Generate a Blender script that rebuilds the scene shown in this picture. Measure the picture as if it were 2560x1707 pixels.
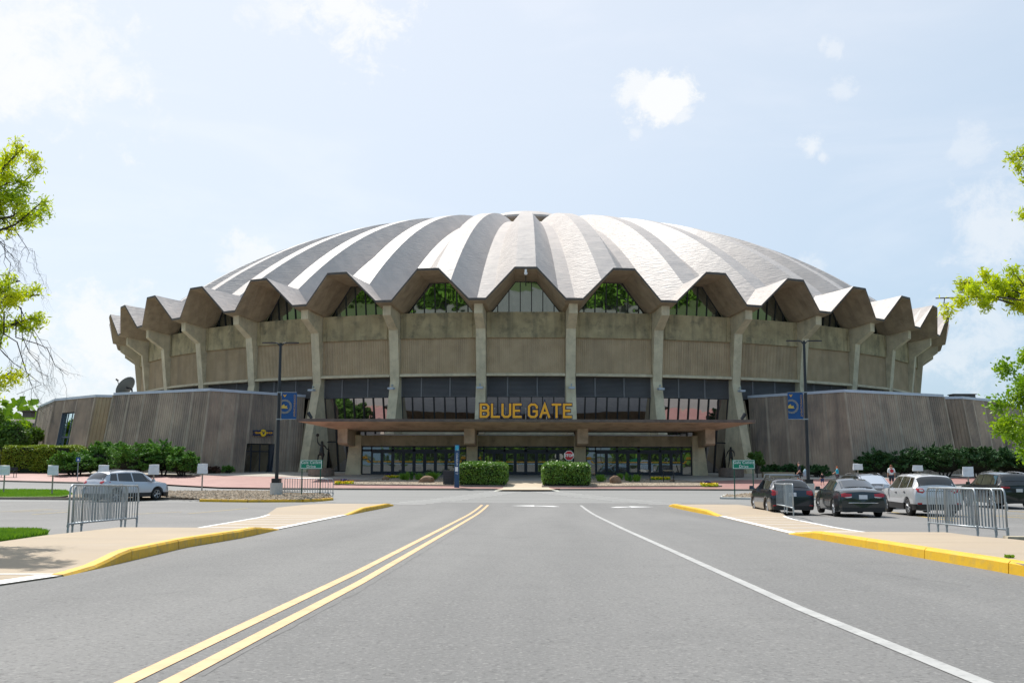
import bpy, bmesh, math, random
import numpy as np
from mathutils import Vector, Matrix
R_ = math.radians
random.seed(7); rng = np.random.default_rng(7)
for o in list(bpy.data.objects): bpy.data.objects.remove(o)
SC = bpy.context.scene; COL = SC.collection

# ------------------------------------------------------------------ camera, sky, sun, exposure
F_PX, PITCH, YAW, ROLL = 2498.1, 0.11638, -0.016138, 0.002975       # focal length in pixels of a 2560 wide frame
cp, sp_, cy, sy = math.cos(PITCH), math.sin(PITCH), math.cos(YAW), math.sin(YAW)
vr = Vector((cy, -sy, 0)); vf = Vector((sy*cp, cy*cp, sp_)); vu = Vector((-sy*sp_, -cy*sp_, cp))
c_, s_ = math.cos(ROLL), math.sin(ROLL)
vr, vu = vr*c_+vu*s_, vu*c_-vr*s_
cam = bpy.data.cameras.new('camera'); camo = bpy.data.objects.new('camera', cam); COL.objects.link(camo)
m = Matrix.Identity(4)
for i in range(3):
    m[i][0] = vr[i]; m[i][1] = vu[i]; m[i][2] = -vf[i]
camo.matrix_world = m
cam.sensor_width = 36; cam.lens = F_PX/2560*36; cam.clip_start = .1; cam.clip_end = 6000
SC.camera = camo
SUN = Vector((-0.38, 0.57, 1.0)).normalized()
EL = math.asin(SUN.z); AZ = math.atan2(SUN.x, SUN.y)      # azimuth clockwise from +y
W = bpy.data.worlds.new('World'); SC.world = W; W.use_nodes = True
nt = W.node_tree; nt.nodes.clear()
def N(t, **k):
    n = nt.nodes.new(t)
    for a, b in k.items(): setattr(n, a, b)
    return n
L = lambda a, b: nt.links.new(a, b)
wout = N('ShaderNodeOutputWorld'); bg = N('ShaderNodeBackground'); L(bg.outputs[0], wout.inputs[0])
bg.inputs[1].default_value = 0.13
sky = N('ShaderNodeTexSky', sky_type='NISHITA'); sky.sun_disc = False
sky.sun_elevation = EL; sky.sun_rotation = AZ; sky.altitude = 300; sky.air_density = 1.0; sky.dust_density = 1.6; sky.ozone_density = 1.0
tc = N('ShaderNodeTexCoord')
# thin high veil + a few puffs of cloud, by direction
def ramp(src, p0, p1, v0=0., v1=1.):
    r = N('ShaderNodeMapRange'); r.clamp = True; r.interpolation_type = 'SMOOTHSTEP'
    L(src, r.inputs[0]); r.inputs[1].default_value = p0; r.inputs[2].default_value = p1
    r.inputs[3].default_value = v0; r.inputs[4].default_value = v1; return r.outputs[0]
def mth(op, a, b):
    n = N('ShaderNodeMath', operation=op)
    for i, v in enumerate((a, b)):
        if isinstance(v, (int, float)): n.inputs[i].default_value = v
        else: L(v, n.inputs[i])
    return n.outputs[0]
def cl(vec_scale, loc, scale, detail=6, rough=.6, dist=0):
    mp = N('ShaderNodeMapping'); mp.inputs['Scale'].default_value = vec_scale; mp.inputs['Location'].default_value = loc
    L(tc.outputs['Generated'], mp.inputs[0])
    n = N('ShaderNodeTexNoise'); n.inputs['Scale'].default_value = scale; n.inputs['Detail'].default_value = detail
    n.inputs['Roughness'].default_value = rough; n.inputs['Distortion'].default_value = dist
    L(mp.outputs[0], n.inputs[0]); return n.outputs[0]
CLOUDS = [  # direction pixel (x, y), angular radius, strength, softness
    (1650, 250, .027, .95, 1.3), (1595, 215, .020, .75, 1.3), (1700, 285, .016, .6, 1.3), (1590, 335, .008, .4, 1.2), (2030, 372, .014, .55, 1.3), (2055, 395, .010, .45, 1.2), (2085, 120, .010, .35, 1.2), (2100, 218, .013, .32, 1.3),
    (60, 90, .10, .9, 2.2), (180, 140, .05, .7, 1.6), (860, -20, .06, .9, 1.4), (700, 20, .04, .6, 1.6), (620, 655, .026, .6, 1.), (2490, 560, .045, .5, 2.2), (2420, 860, .045, .45, 1.8), (2430, 370, .016, .25, 1.3), (230, 850, .06, .8, 1.6), (2010, 690, .02, .35, 1.2)]
def raydir(px, py):
    return (vf + vr*((px-1280)/F_PX) - vu*((py-853.5)/F_PX)).normalized()
edge = cl((1, 1, 1.15), (0.3, 0, 0), 26, 12, .70, .25)
edge2 = cl((1, 1, 1.1), (0.1, .4, 0), 9, 8, .6, .3)
edge = mth('ADD', mth('MULTIPLY', edge, .68), mth('MULTIPLY', edge2, .32))
tot = None
for px, py, rad, st, sf in CLOUDS:
    d = raydir(px, py)
    dt = N('ShaderNodeVectorMath', operation='DISTANCE'); L(tc.outputs['Generated'], dt.inputs[0]); dt.inputs[1].default_value = d
    t = mth('DIVIDE', dt.outputs['Value'], rad)
    q = mth('SUBTRACT', mth('MULTIPLY', edge, 6.2), mth('ADD', mth('MULTIPLY', t, 1.0), 2.05))
    c = ramp(q, -.15, .55*sf, 0, st)
    tot = c if tot is None else mth('MAXIMUM', tot, c)
veil = ramp(cl((1, 1, 4.5), (0, .2, .1), 2.4, 6, .55, .5), .42, .75, 0, .38)
near_sun = N('ShaderNodeVectorMath', operation='DOT_PRODUCT'); L(tc.outputs['Generated'], near_sun.inputs[0]); near_sun.inputs[1].default_value = SUN
glow = ramp(near_sun.outputs['Value'], .02, .92)
hz = N('ShaderNodeMix', data_type='RGBA'); L(mth('MINIMUM', mth('ADD', glow, mth('MULTIPLY', veil, .55)), 1.), hz.inputs[0])
hz.inputs[6].default_value = (1.00, 1.72, 2.45, 1); hz.inputs[7].default_value = (2.85, 3.02, 3.24, 1)
bs = N('ShaderNodeMix', data_type='RGBA'); bs.inputs[0].default_value = .88; L(sky.outputs[0], bs.inputs[6]); L(hz.outputs[2], bs.inputs[7])
mix = N('ShaderNodeMix', data_type='RGBA'); L(tot, mix.inputs[0]); L(bs.outputs[2], mix.inputs[6])
mix.inputs[7].default_value = (3.55, 3.6, 3.62, 1)
L(mix.outputs[2], bg.inputs[0])
sun = bpy.data.lights.new('sun', 'SUN'); suno = bpy.data.objects.new('sun', sun); COL.objects.link(suno)
sun.energy = 2.8; sun.angle = R_(.53); sun.color = (1, .955, .88)
suno.rotation_euler = SUN.to_track_quat('Z', 'Y').to_euler()
SC.view_settings.view_transform = 'Standard'; SC.view_settings.look = 'None'
SC.view_settings.exposure = 1.1; SC.view_settings.gamma = 1; SC.view_settings.use_curve_mapping = False
SC.render.engine = 'CYCLES'
SC.cycles.max_bounces = 6; SC.cycles.transparent_max_bounces = 8

# ------------------------------------------------------------------ ground level and placement helpers (camera eye is the origin)
GD = [-400, 0, 40, 44, 50, 60, 70, 75, 80, 86, 91, 95, 2000]
GH = [1.15, 1.15, 2.23, 2.31, 2.40, 2.46, 2.42, 2.33, 2.13, 1.82, 1.56, 1.52, 1.52]
def g(y):                                   # ground height at distance y
    t = 0
    for k in (-2, -1, 0, 1, 2): t += np.interp(y+k*1.2, GD, GH)
    return -float(t)/5
def ray(px, py): return raydir(px, py)
def gp(px, py, dz=0.):                      # the ground point seen at a photo pixel
    d = ray(px, py); lo, hi = 2., 160.
    f = lambda t: (d.z/d.y)*t-(g(t)+dz)
    for _ in range(60):
        mi = (lo+hi)/2
        if f(mi) > 0: lo = mi
        else: hi = mi
    return (d.x/d.y*lo, lo)
def pt(px, py, Y):
    d = ray(px, py); return Vector((d.x/d.y*Y, Y, d.z/d.y*Y))

# ------------------------------------------------------------------ objects
def tag(o, label=None, cat=None, group=None, kind=None):
    if label: o['label'] = label
    if cat: o['category'] = cat
    if group: o['group'] = group
    if kind: o['kind'] = kind
    return o
def thing(name, label, cat, loc=(0, 0, 0), rz=0., group=None):
    o = bpy.data.objects.new(name, None); COL.objects.link(o); o.location = loc; o.rotation_euler = (0, 0, rz)
    o.empty_display_size = .2
    return tag(o, label, cat, group)
def mesh(name, V, Fc, mats=None, mi=None, uv=None, smooth=False):
    me = bpy.data.meshes.new(name); me.from_pydata([tuple(v) for v in V], [], Fc)
    for m_ in (mats if isinstance(mats, (list, tuple)) else [mats]):
        if m_: me.materials.append(m_)
    if mi is not None: me.polygons.foreach_set('material_index', mi)
    if uv is not None:
        l = me.uv_layers.new(name='UVMap'); k = 0
        for p in me.polygons:
            for li in p.loop_indices: l.data[li].uv = uv[me.loops[li].vertex_index]
    if smooth: me.polygons.foreach_set('use_smooth', [True]*len(me.polygons))
    me.update(); return me
def put(name, me, parent=None, loc=(0, 0, 0), rz=0., label=None, cat=None, group=None, kind=None):
    o = bpy.data.objects.new(name, me); COL.objects.link(o); o.location = loc; o.rotation_euler = (0, 0, rz)
    if parent: o.parent = parent
    return tag(o, label, cat, group, kind)
class MB:
    def __init__(s): s.V = []; s.F = []; s.M = []
    def add(s, V, Fc, m=0):
        n = len(s.V); s.V += [tuple(v) for v in V]; s.F += [tuple(i+n for i in f) for f in Fc]; s.M += [m]*len(Fc); return s
    def box(s, c, d, m=0, rz=0., taper=1., rx=0.):
        hx, hy, hz = d[0]/2, d[1]/2, d[2]/2; V = []
        for z in (-1, 1):
            k = taper if z > 0 else 1
            for x, y in ((-1, -1), (1, -1), (1, 1), (-1, 1)): V.append(Vector((x*hx*k, y*hy*k, z*hz)))
        if rx or rz:
            M = Matrix.Rotation(rz, 3, 'Z') @ Matrix.Rotation(rx, 3, 'X'); V = [M @ v for v in V]
        V = [v+Vector(c) for v in V]
        return s.add(V, [(3, 2, 1, 0), (4, 5, 6, 7), (0, 1, 5, 4), (1, 2, 6, 5), (2, 3, 7, 6), (3, 0, 4, 7)], m)
    def tube(s, P, r, n=8, m=0, cap=True):
        P = [Vector(p) for p in P]; rr = r if isinstance(r, (list, tuple)) else [r]*len(P); V = []; Fc = []
        up = Vector((0, 0, 1)); prev = None
        for i, p in enumerate(P):
            t = (P[min(i+1, len(P)-1)]-P[max(i-1, 0)]).normalized()
            a = t.cross(up) if prev is None else prev-t*prev.dot(t)
            if a.length < 1e-4: a = t.cross(Vector((0, 1, 0)))
            a.normalize(); prev = a; b = t.cross(a)
            for k in range(n):
                w = 2*math.pi*k/n; V.append(p+(a*math.cos(w)+b*math.sin(w))*rr[i])
        for i in range(len(P)-1):
            for k in range(n): Fc.append((i*n+k, i*n+(k+1) % n, (i+1)*n+(k+1) % n, (i+1)*n+k))
        if cap: Fc.append(tuple(range(n-1, -1, -1))); Fc.append(tuple((len(P)-1)*n+k for k in range(n)))
        return s.add(V, Fc, m)
    def prism(s, poly, axis, a, b, m=0, mc=None):   # poly of 2-D points, extruded along axis from a to b
        def P(p, t): return {'x': (t, p[0], p[1]), 'y': (p[0], t, p[1]), 'z': (p[0], p[1], t)}[axis]
        n = len(poly); V = [P(p, a) for p in poly]+[P(p, b) for p in poly]
        s.add(V, [tuple(range(n-1, -1, -1)), tuple(range(n, 2*n))], m if mc is None else mc)
        s.add(V, [(i, (i+1) % n, n+(i+1) % n, n+i) for i in range(n)], m); return s
    def mesh(s, name, mats, smooth=False):
        me = mesh(name, s.V, s.F, mats, s.M, None, smooth); bm = bmesh.new(); bm.from_mesh(me)
        bmesh.ops.recalc_face_normals(bm, faces=bm.faces); bm.to_mesh(me); bm.free(); return me
    def put(s, name, mats, parent=None, smooth=False, **k): return put(name, s.mesh(name, mats, smooth), parent, **k)

# ------------------------------------------------------------------ materials
MATS = {}
def mat(name, col, col2=None, nscale=1., rough=.8, bump=0., bscale=8., metallic=0., spec=.5, streak=None, rnd=0., detail=5,
        vec=(1, 1, 1), coat=0., stain=None, speck=None, transl=0., thr=(.35, .65), bvec=None, bdist=.02):
    if name in MATS: return MATS[name]
    m = bpy.data.materials.new(name); m.use_nodes = True; t = m.node_tree; b = t.nodes['Principled BSDF']
    def nn(ty, **k):
        n = t.nodes.new(ty)
        for a, c in k.items(): setattr(n, a, c)
        return n
    lk = t.links.new
    b.inputs['Roughness'].default_value = rough; b.inputs['Metallic'].default_value = metallic
    b.inputs['Specular IOR Level'].default_value = spec; b.inputs['Coat Weight'].default_value = coat; b.inputs['Coat Roughness'].default_value = .04
    geo = nn('ShaderNodeNewGeometry')
    def noise(scale, v=(1, 1, 1), det=5, rg=.55):
        mp = nn('ShaderNodeMapping'); mp.inputs['Scale'].default_value = v; lk(geo.outputs['Position'], mp.inputs[0])
        n = nn('ShaderNodeTexNoise'); n.inputs['Scale'].default_value = scale; n.inputs['Detail'].default_value = det
        n.inputs['Roughness'].default_value = rg; lk(mp.outputs[0], n.inputs[0]); return n.outputs[0]
    def mr(src, a, c, lo=0, hi=1):
        r = nn('ShaderNodeMapRange'); lk(src, r.inputs[0]); r.inputs[1].default_value = a; r.inputs[2].default_value = c
        r.inputs[3].default_value = lo; r.inputs[4].default_value = hi; return r.outputs[0]
    def mixc(f, a, c, bl='MIX'):
        x = nn('ShaderNodeMix', data_type='RGBA', blend_type=bl)
        for i, v in ((0, f), (6, a), (7, c)):
            if hasattr(v, 'default_value'): lk(v, x.inputs[i])
            elif i == 0: x.inputs[0].default_value = v
            else: x.inputs[i].default_value = (*v[:3], 1)
        return x.outputs[2]
    cur = col
    if col2: cur = mixc(mr(noise(nscale, vec, detail), *thr), col, col2)
    if streak:          # (colour, scale, amount) vertical runs
        f = mr(noise(streak[1], (1, 1, .07), 6, .6), .48, .75, 0, streak[2]); cur = mixc(f, cur, streak[0])
    if stain:
        f = mr(noise(stain[1], (1, 1, 1), 6, .7), .5, .72, 0, stain[2]); cur = mixc(f, cur, stain[0])
    if speck:           # (colour, scale, amount)
        f = mr(noise(speck[1], (1, 1, 1), 2, .5), .55, .7, 0, speck[2]); cur = mixc(f, cur, speck[0])
        if len(speck) > 3:
            f = mr(noise(speck[1]*.9, (1, 1, 1), 2, .5), .45, .3, 0, speck[2]); cur = mixc(f, cur, speck[3])
    if rnd:
        oi = nn('ShaderNodeObjectInfo'); hs = nn('ShaderNodeHueSaturation'); lk(mr(oi.outputs['Random'], 0, 1, 1-rnd, 1+rnd), hs.inputs['Value'])
        if hasattr(cur, 'default_value'): lk(cur, hs.inputs['Color'])
        else: hs.inputs['Color'].default_value = (*cur, 1)
        cur = hs.outputs[0]
    if hasattr(cur, 'default_value'): lk(cur, b.inputs['Base Color'])
    else: b.inputs['Base Color'].default_value = (*cur, 1)
    if bump:
        bp = nn('ShaderNodeBump'); bp.inputs['Strength'].default_value = bump; bp.inputs['Distance'].default_value = bdist
        lk(noise(bscale, bvec or (1, 1, 1), 5, .6), bp.inputs['Height']); lk(bp.outputs[0], b.inputs['Normal'])
    if transl:
        tr = nn('ShaderNodeBsdfTranslucent'); ms = nn('ShaderNodeMixShader'); ms.inputs[0].default_value = transl
        if hasattr(cur, 'default_value'): lk(mixc(1., cur, (1.0, 1.0, .35), 'MULTIPLY'), tr.inputs[0])
        else: tr.inputs[0].default_value = (*cur, 1)
        lk(b.outputs[0], ms.inputs[1]); lk(tr.outputs[0], ms.inputs[2]); lk(ms.outputs[0], t.nodes['Material Output'].inputs[0])
    MATS[name] = m; return m
def glass(name, tint=(.012, .014, .016), refl=.5, wob=.0, rcol=(.85, .9, .9)):
    m = bpy.data.materials.new(name); m.use_nodes = True; t = m.node_tree; b = t.nodes['Principled BSDF']
    b.inputs['Base Color'].default_value = (*tint, 1); b.inputs['Roughness'].default_value = .1
    gl = t.nodes.new('ShaderNodeBsdfGlossy'); gl.inputs['Roughness'].default_value = .015; gl.inputs['Color'].default_value = (*rcol, 1)
    ms = t.nodes.new('ShaderNodeMixShader'); fr = t.nodes.new('ShaderNodeFresnel'); fr.inputs[0].default_value = 1.5
    ad = t.nodes.new('ShaderNodeMath'); ad.operation = 'ADD'; ad.use_clamp = True; ad.inputs[1].default_value = refl; t.links.new(fr.outputs[0], ad.inputs[0])
    t.links.new(ad.outputs[0], ms.inputs[0]); t.links.new(b.outputs[0], ms.inputs[1]); t.links.new(gl.outputs[0], ms.inputs[2])
    t.links.new(ms.outputs[0], t.nodes['Material Output'].inputs[0])
    if wob:
        geo = t.nodes.new('ShaderNodeNewGeometry'); n = t.nodes.new('ShaderNodeTexNoise'); n.inputs['Scale'].default_value = .7; n.inputs['Detail'].default_value = 1
        bp = t.nodes.new('ShaderNodeBump'); bp.inputs['Strength'].default_value = wob; bp.inputs['Distance'].default_value = .1
        t.links.new(geo.outputs['Position'], n.inputs[0]); t.links.new(n.outputs[0], bp.inputs['Height']); t.links.new(bp.outputs[0], gl.inputs['Normal'])
    return m
CONC = mat('weathered_concrete', (.42, .335, .22), (.30, .235, .15), .6, .85, .25, 6, stain=((.115, .10, .07), .9, .7), streak=((.12, .105, .08), 1.6, .5), thr=(.3, .7))
BANDC = mat('mossy_concrete_band', (.50, .395, .225), (.34, .265, .145), .55, .88, .25, 6, stain=((.11, .10, .065), .8, .85), streak=((.10, .09, .06), 1.3, .6))
COLC = mat('column_concrete', (.70, .585, .395), (.56, .46, .305), .8, .85, .2, 7, stain=((.31, .26, .175), 1.1, .55), streak=((.33, .28, .20), 1.5, .45))
RIBC = mat('ribbed_concrete', (.52, .38, .235), (.43, .31, .185), .7, .9, .2, 9, streak=((.24, .18, .12), .9, .55), rnd=.05)
ANXC = mat('annex_ribbed_concrete', (.40, .305, .225), (.28, .215, .165), .45, .9, .2, 9, streak=((.085, .075, .072), .55, .85), stain=((.11, .095, .085), .35, .5), rnd=.16)
SOFF = mat('soffit_concrete', (.40, .305, .20), (.31, .235, .155), .9, .88, .2, 5, stain=((.12, .095, .07), .8, .5))
ROOFM = mat('roof_membrane', (.50, .452, .42), (.44, .398, .372), .5, .5, .6, .9, bvec=(1, 1, 7), spec=.22, detail=7, speck=((.38, .355, .345), .9, .35), streak=((.35, .33, .325), .8, .45), stain=((.36, .335, .32), .35, .45), bdist=.11)
RIM = mat('eave_edge', (.07, .06, .055), (.10, .085, .07), 1.5, .7)
JOINT = mat('panel_edge_concrete', (.42, .34, .26), (.32, .26, .20), .9, .85, streak=((.16, .13, .11), .8, .5))
ANXW = mat('golden_lit_ribbed_concrete', (.42, .325, .20), (.34, .26, .165), .6, .85, streak=((.2, .15, .10), .9, .5))  # annex concrete with the golden light on one left facet put into colour
BRONZE = mat('bronze_frame', (.018, .017, .018), None, rough=.45)
LOUV = mat('louvre_metal', (.20, .18, .175), (.16, .145, .145), .4, .5, rnd=.06)
GUP = glass('mirror_glass', (.008, .010, .010), .34, .10, (.75, .85, .80))
GLO = glass('bronze_mirror_glass', (.012, .01, .012), .46, .14, (.85, .78, .76))
GDR = glass('door_glass', (.012, .016, .018), .13, .1)
NAVYF = mat('navy_frame', (.012, .017, .03), None, rough=.45)
COPE = mat('metal_coping', (.52, .56, .64), (.46, .50, .57), 1., .45, rnd=.02)
FLATR = mat('flat_roof_gravel', (.35, .34, .32), (.28, .27, .26), 2., .9)
CANO = mat('canopy_concrete', (.50, .37, .25), (.40, .29, .195), .8, .85, .2, 5, stain=((.14, .11, .085), .8, .55))
YEL = mat('yellow_paint', (.72, .42, .012), (.60, .34, .012), 1.3, .6, .2, 20, stain=((.25, .20, .11), 5, .8), speck=((.42, .26, .03), 14, .35))
YEL_F = mat('fresh_yellow_paint', (.72, .43, .006), (.64, .37, .006), 1.3, .55, .2, 20, stain=((.36, .27, .10), 5, .55), speck=((.55, .34, .02), 14, .25))
ASPH = mat('old_asphalt', (.185, .18, .175), (.150, .147, .144), .22, .88, .5, 55, stain=((.15, .148, .145), .5, .5), speck=((.30, .295, .28), 26, .55, (.09, .089, .088)), bdist=.01)
ROAD = mat('road_asphalt', (.185, .182, .177), (.135, .134, .132), .55, .88, .6, 60, vec=(1.0, .07, 1), thr=(.3, .7), stain=((.120, .119, .117), .8, .5), speck=((.25, .245, .235), 30, .6, (.065, .064, .063)), bdist=.01)
ROAD2 = mat('cross_road_asphalt', (.215, .215, .21), (.185, .185, .18), .3, .88, .4, 50, vec=(.2, 1.5, 1), speck=((.27, .265, .25), 26, .4, (.10, .10, .10)), bdist=.01)
LINEW = mat('white_road_paint', (.40, .40, .39), (.31, .31, .305), 3, .7, speck=((.22, .22, .215), 14, .6))
LINEW2 = mat('fresh_white_paint', (.78, .78, .78), (.68, .68, .67), 3, .65)
LINEY = mat('yellow_road_paint', (.66, .42, .22), (.52, .34, .18), 3, .7, speck=((.36, .27, .12), 16, .4))
LINEY2 = mat('faded_parking_paint', (.50, .38, .15), (.34, .28, .15), 3, .8)
SIDEW = mat('tan_sidewalk_concrete', (.38, .305, .22), (.33, .265, .195), .5, .9, .25, 30, speck=((.36, .30, .23), 22, .4), stain=((.40, .34, .27), .5, .4), bdist=.01)
PAVE = mat('plaza_concrete', (.40, .37, .32), (.34, .31, .27), .6, .9, .2, 20)
BRICK = mat('red_brick_paving', (.36, .20, .175), (.30, .155, .14), .8, .5, speck=((.24, .12, .105), 9, .5), bump=.2)
KERBC = mat('kerb_concrete', (.27, .225, .18), (.19, .155, .125), 1.2, .9, .25, 14)
KERBG = mat('pale_kerb_concrete', (.50, .50, .48), (.42, .42, .40), 1.2, .85)
GRASSM = mat('grass_ground', (.085, .16, .022), (.12, .19, .03), .4, .95)
BLADE = mat('grass_blades', (.12, .26, .022), (.19, .34, .03), 1.5, .7, transl=.35)
GRAV = mat('gravel_bed', (.36, .29, .21), (.24, .19, .14), 7, .95, .8, 10, speck=((.52, .45, .36), 11, .7, (.11, .09, .07)), bdist=.05)
PEB = mat('river_gravel', (.25, .19, .13), (.38, .31, .23), 5, .9, thr=(.42, .58))
SOIL = mat('bark_mulch', (.07, .045, .03), (.10, .065, .045), 6, .95, .5, 12)
EARTH = mat('distant_ground', (.07, .10, .03), (.06, .08, .025), .03, .95)
GALV = mat('galvanised_steel', (.36, .40, .42), (.27, .30, .33), 4, .42, metallic=.55, spec=.5)
BLKM = mat('black_pole_paint', (.012, .013, .016), None, rough=.4)
SIGNG = mat('sign_green', (.0, .20, .115), None, rough=.45)
SIGNP = mat('green_sign_post', (.008, .07, .045), None, rough=.5)
WHITE = mat('white_lettering', (.80, .80, .80), None, rough=.5)
REDS = mat('stop_red', (.48, .012, .02), None, rough=.4)
NAVY = mat('navy_paint', (.008, .022, .085), None, rough=.45)
GOLD = mat('gold_letter_face', (.80, .38, .015), None, rough=.45)
BANB = mat('banner_blue', (.008, .07, .22), (.006, .06, .19), .8, .7)
BAG = mat('white_plastic_cover', (.68, .70, .74), (.60, .62, .67), 3, .5, .4, 7)
WOODP = mat('weathered_post', (.30, .27, .23), (.22, .20, .17), 5, .85)
LEAFY = mat('honey_locust_leaf', (.38, .52, .016), (.60, .64, .02), 1.2, .55, transl=.58)
LEAFG = mat('maple_leaf', (.17, .33, .018), (.30, .44, .022), .8, .55, transl=.45)
LEAFD = mat('background_leaf', (.05, .12, .015), (.11, .20, .02), .35, .65, transl=.3)
LEAFH = mat('hedge_leaf', (.085, .19, .025), (.17, .31, .035), 2.2, .42, transl=.15, spec=.6)
LEAFYH = mat('golden_hedge_leaf', (.17, .25, .014), (.27, .33, .015), 2.2, .6, transl=.2)
LEAFJ = mat('juniper_foliage', (.05, .15, .018), (.12, .27, .03), 1.3, .7, transl=.22)
LEAFK = mat('dark_yew_foliage', (.02, .075, .018), (.045, .12, .024), 1.3, .7, transl=.1)
DARKIN = mat('shaded_shrub_core', (.012, .018, .006), None, rough=1)  # near-black fill: the inner shade of hedges and shrubs put into colour
BARK = mat('bark', (.055, .045, .038), (.03, .025, .022), 4, .95, .5, 10)
ROCK = mat('brown_boulder_stone', (.25, .16, .10), (.16, .10, .065), 2.5, .95, .8, 5, bdist=.06)
PETY = mat('yellow_petals', (.80, .60, .01), None, rough=.6)
PETP = mat('purple_petals', (.06, .04, .16), None, rough=.6)
GRTUFT = mat('ornamental_grass_leaf', (.12, .26, .02), (.18, .33, .03), 3, .6, transl=.3)
STATU = mat('dark_bronze', (.018, .020, .021), (.03, .03, .028), 3, .42, metallic=.5)
TYRE = mat('tyre_rubber', (.012, .012, .012), None, rough=.8)
ALLOY = mat('alloy_rim', (.45, .46, .47), None, rough=.3, metallic=.8)
CARG = glass('car_glass', (.006, .008, .009), .0, 0, (.8, .85, .9))
TRIM = mat('black_trim', (.014, .014, .015), None, rough=.5)
REDL = mat('tail_lamp_red', (.42, .006, .012), None, rough=.15, coat=.5)
CLRL = mat('lamp_clear', (.62, .60, .60), None, rough=.12, coat=.5)
CHROME = mat('chrome', (.7, .7, .72), None, rough=.15, metallic=1)
PLATE = mat('number_plate', (.66, .68, .72), None, rough=.4)
SKIN = mat('skin', (.55, .30, .21), None, rough=.55)

def stuff_quads(name, C, U, Wd, mats, parent=None, kind=None, label=None, cat=None, pointed=False, group=None):
    """leaf cards: centre C, half-length vector U, half-width vector Wd (numpy n x 3)"""
    n = len(C); V = np.empty((n, 4, 3))
    if pointed:
        V[:, 0] = C-U; V[:, 1] = C+Wd; V[:, 2] = C+U; V[:, 3] = C-Wd
    else:
        V[:, 0] = C-U-Wd*.5; V[:, 1] = C-U*.1+Wd; V[:, 2] = C+U; V[:, 3] = C-U*.1-Wd
    me = bpy.data.meshes.new(name); me.vertices.add(4*n); me.vertices.foreach_set('co', V.ravel())
    me.loops.add(4*n); me.loops.foreach_set('vertex_index', np.arange(4*n, dtype=np.int32))
    me.polygons.add(n); me.polygons.foreach_set('loop_start', np.arange(0, 4*n, 4, dtype=np.int32)); me.polygons.foreach_set('loop_total', np.full(n, 4, dtype=np.int32))
    for m_ in (mats if isinstance(mats, list) else [mats]): me.materials.append(m_)
    me.update(calc_edges=True); me.validate()
    return put(name, me, parent, kind=kind, label=label, cat=cat, group=group)
def unit(n): v = rng.normal(size=(n, 3)); return v/np.linalg.norm(v, axis=1, keepdims=True)
def perp(U):
    a = np.cross(U, unit(len(U))); return a/np.linalg.norm(a, axis=1, keepdims=True)

# ------------------------------------------------------------------ ground sheets
def sheet(name, poly, dz, mat_, step=1.5, kind='structure', z=g, parent=None, label=None):
    bm = bmesh.new(); vs = [bm.verts.new((x, y, 0)) for x, y in poly]; f = bm.faces.new(vs)
    if f.normal.z < 0: f.normal_flip()
    y0, y1 = min(p[1] for p in poly), max(p[1] for p in poly)
    ys = [y for y in np.arange(math.ceil(y0/step)*step, min(y1, 100), step)]
    for y in ys:
        if y <= y0 or y >= y1: continue
        bmesh.ops.bisect_plane(bm, geom=bm.verts[:]+bm.edges[:]+bm.faces[:], plane_co=(0, y, 0), plane_no=(0, 1, 0))
    for v in bm.verts: v.co.z = z(v.co.y)+dz
    bmesh.ops.triangulate(bm, faces=bm.faces)
    bmesh.ops.recalc_face_normals(bm, faces=bm.faces)
    if bm.faces and sum(f.normal.z for f in bm.faces) < 0: bmesh.ops.reverse_faces(bm, faces=bm.faces)
    me = bpy.data.meshes.new(name); bm.to_mesh(me); bm.free(); me.materials.append(mat_)
    return put(name, me, parent, kind=kind if not parent else None, label=label)
def line(name, pts, w, dz, mat_, parent=None, z=g):     # painted line of constant width along ground points
    P = []
    for i in range(len(pts)-1):
        a, b = Vector(pts[i]), Vector(pts[i+1]); n = max(1, int((b-a).length/1.2))
        for k in range(n): P.append(a.lerp(b, k/n))
    P.append(Vector(pts[-1])); V = []; Fc = []
    for i, p in enumerate(P):
        t = (P[min(i+1, len(P)-1)]-P[max(i-1, 0)]).normalized(); nrm = Vector((-t.y, t.x))*w/2
        for s in (1, -1): q = p+nrm*s; V.append((q.x, q.y, z(q.y)+dz))
    for i in range(len(P)-1): Fc.append((2*i, 2*i+1, 2*i+3, 2*i+2))
    return put(name, mesh(name, V, Fc, mat_), parent, kind=None if parent else 'structure')
sheet('ground', [(-1500, -400), (1500, -400), (1500, 2500), (-1500, 2500)], -.03, EARTH, 2.)
sheet('parking_lot', [(-90, -62), (90, -62), (90, 66), (-90, 66)], 0, ASPH, 1.)
L0 = [(157, 1441), (245, 1421), (313, 1404), (460, 1369), (600, 1345), (697, 1324), (868, 1288), (910, 1279), (983, 1264)]
R0 = [(1673, 1265.5), (1798, 1291), (1972, 1334.5), (2062, 1351), (2215, 1378), (2368, 1406), (2501, 1429), (2560, 1441)]
LF = [gp(*p) for p in L0]; RF = [gp(*p) for p in R0]
LF = [(LF[0][0]-.9, 8), (LF[0][0]-.25, 11.)]+LF; RF = RF+[(RF[-1][0]+.5, 10), (RF[-1][0]+1.3, 8)]
LBk = [gp(*p, .1) for p in [(-60, 1372), (120, 1345), (176, 1339), (340, 1319), (458, 1316), (644, 1287), (692, 1272), (764, 1264), (832, 1260.5), (973, 1259.5)]]
RBk = [gp(*p, .1) for p in [(1709, 1262), (1839, 1263), (1944, 1277), (1985, 1291), (2100, 1312), (2184, 1324), (2312, 1330), (2445, 1348), (2529, 1355), (2620, 1366)]]
LBk = [(LBk[0][0]-2, 8)]+LBk; RBk = RBk+[(RBk[-1][0]+2, 8)]
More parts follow.
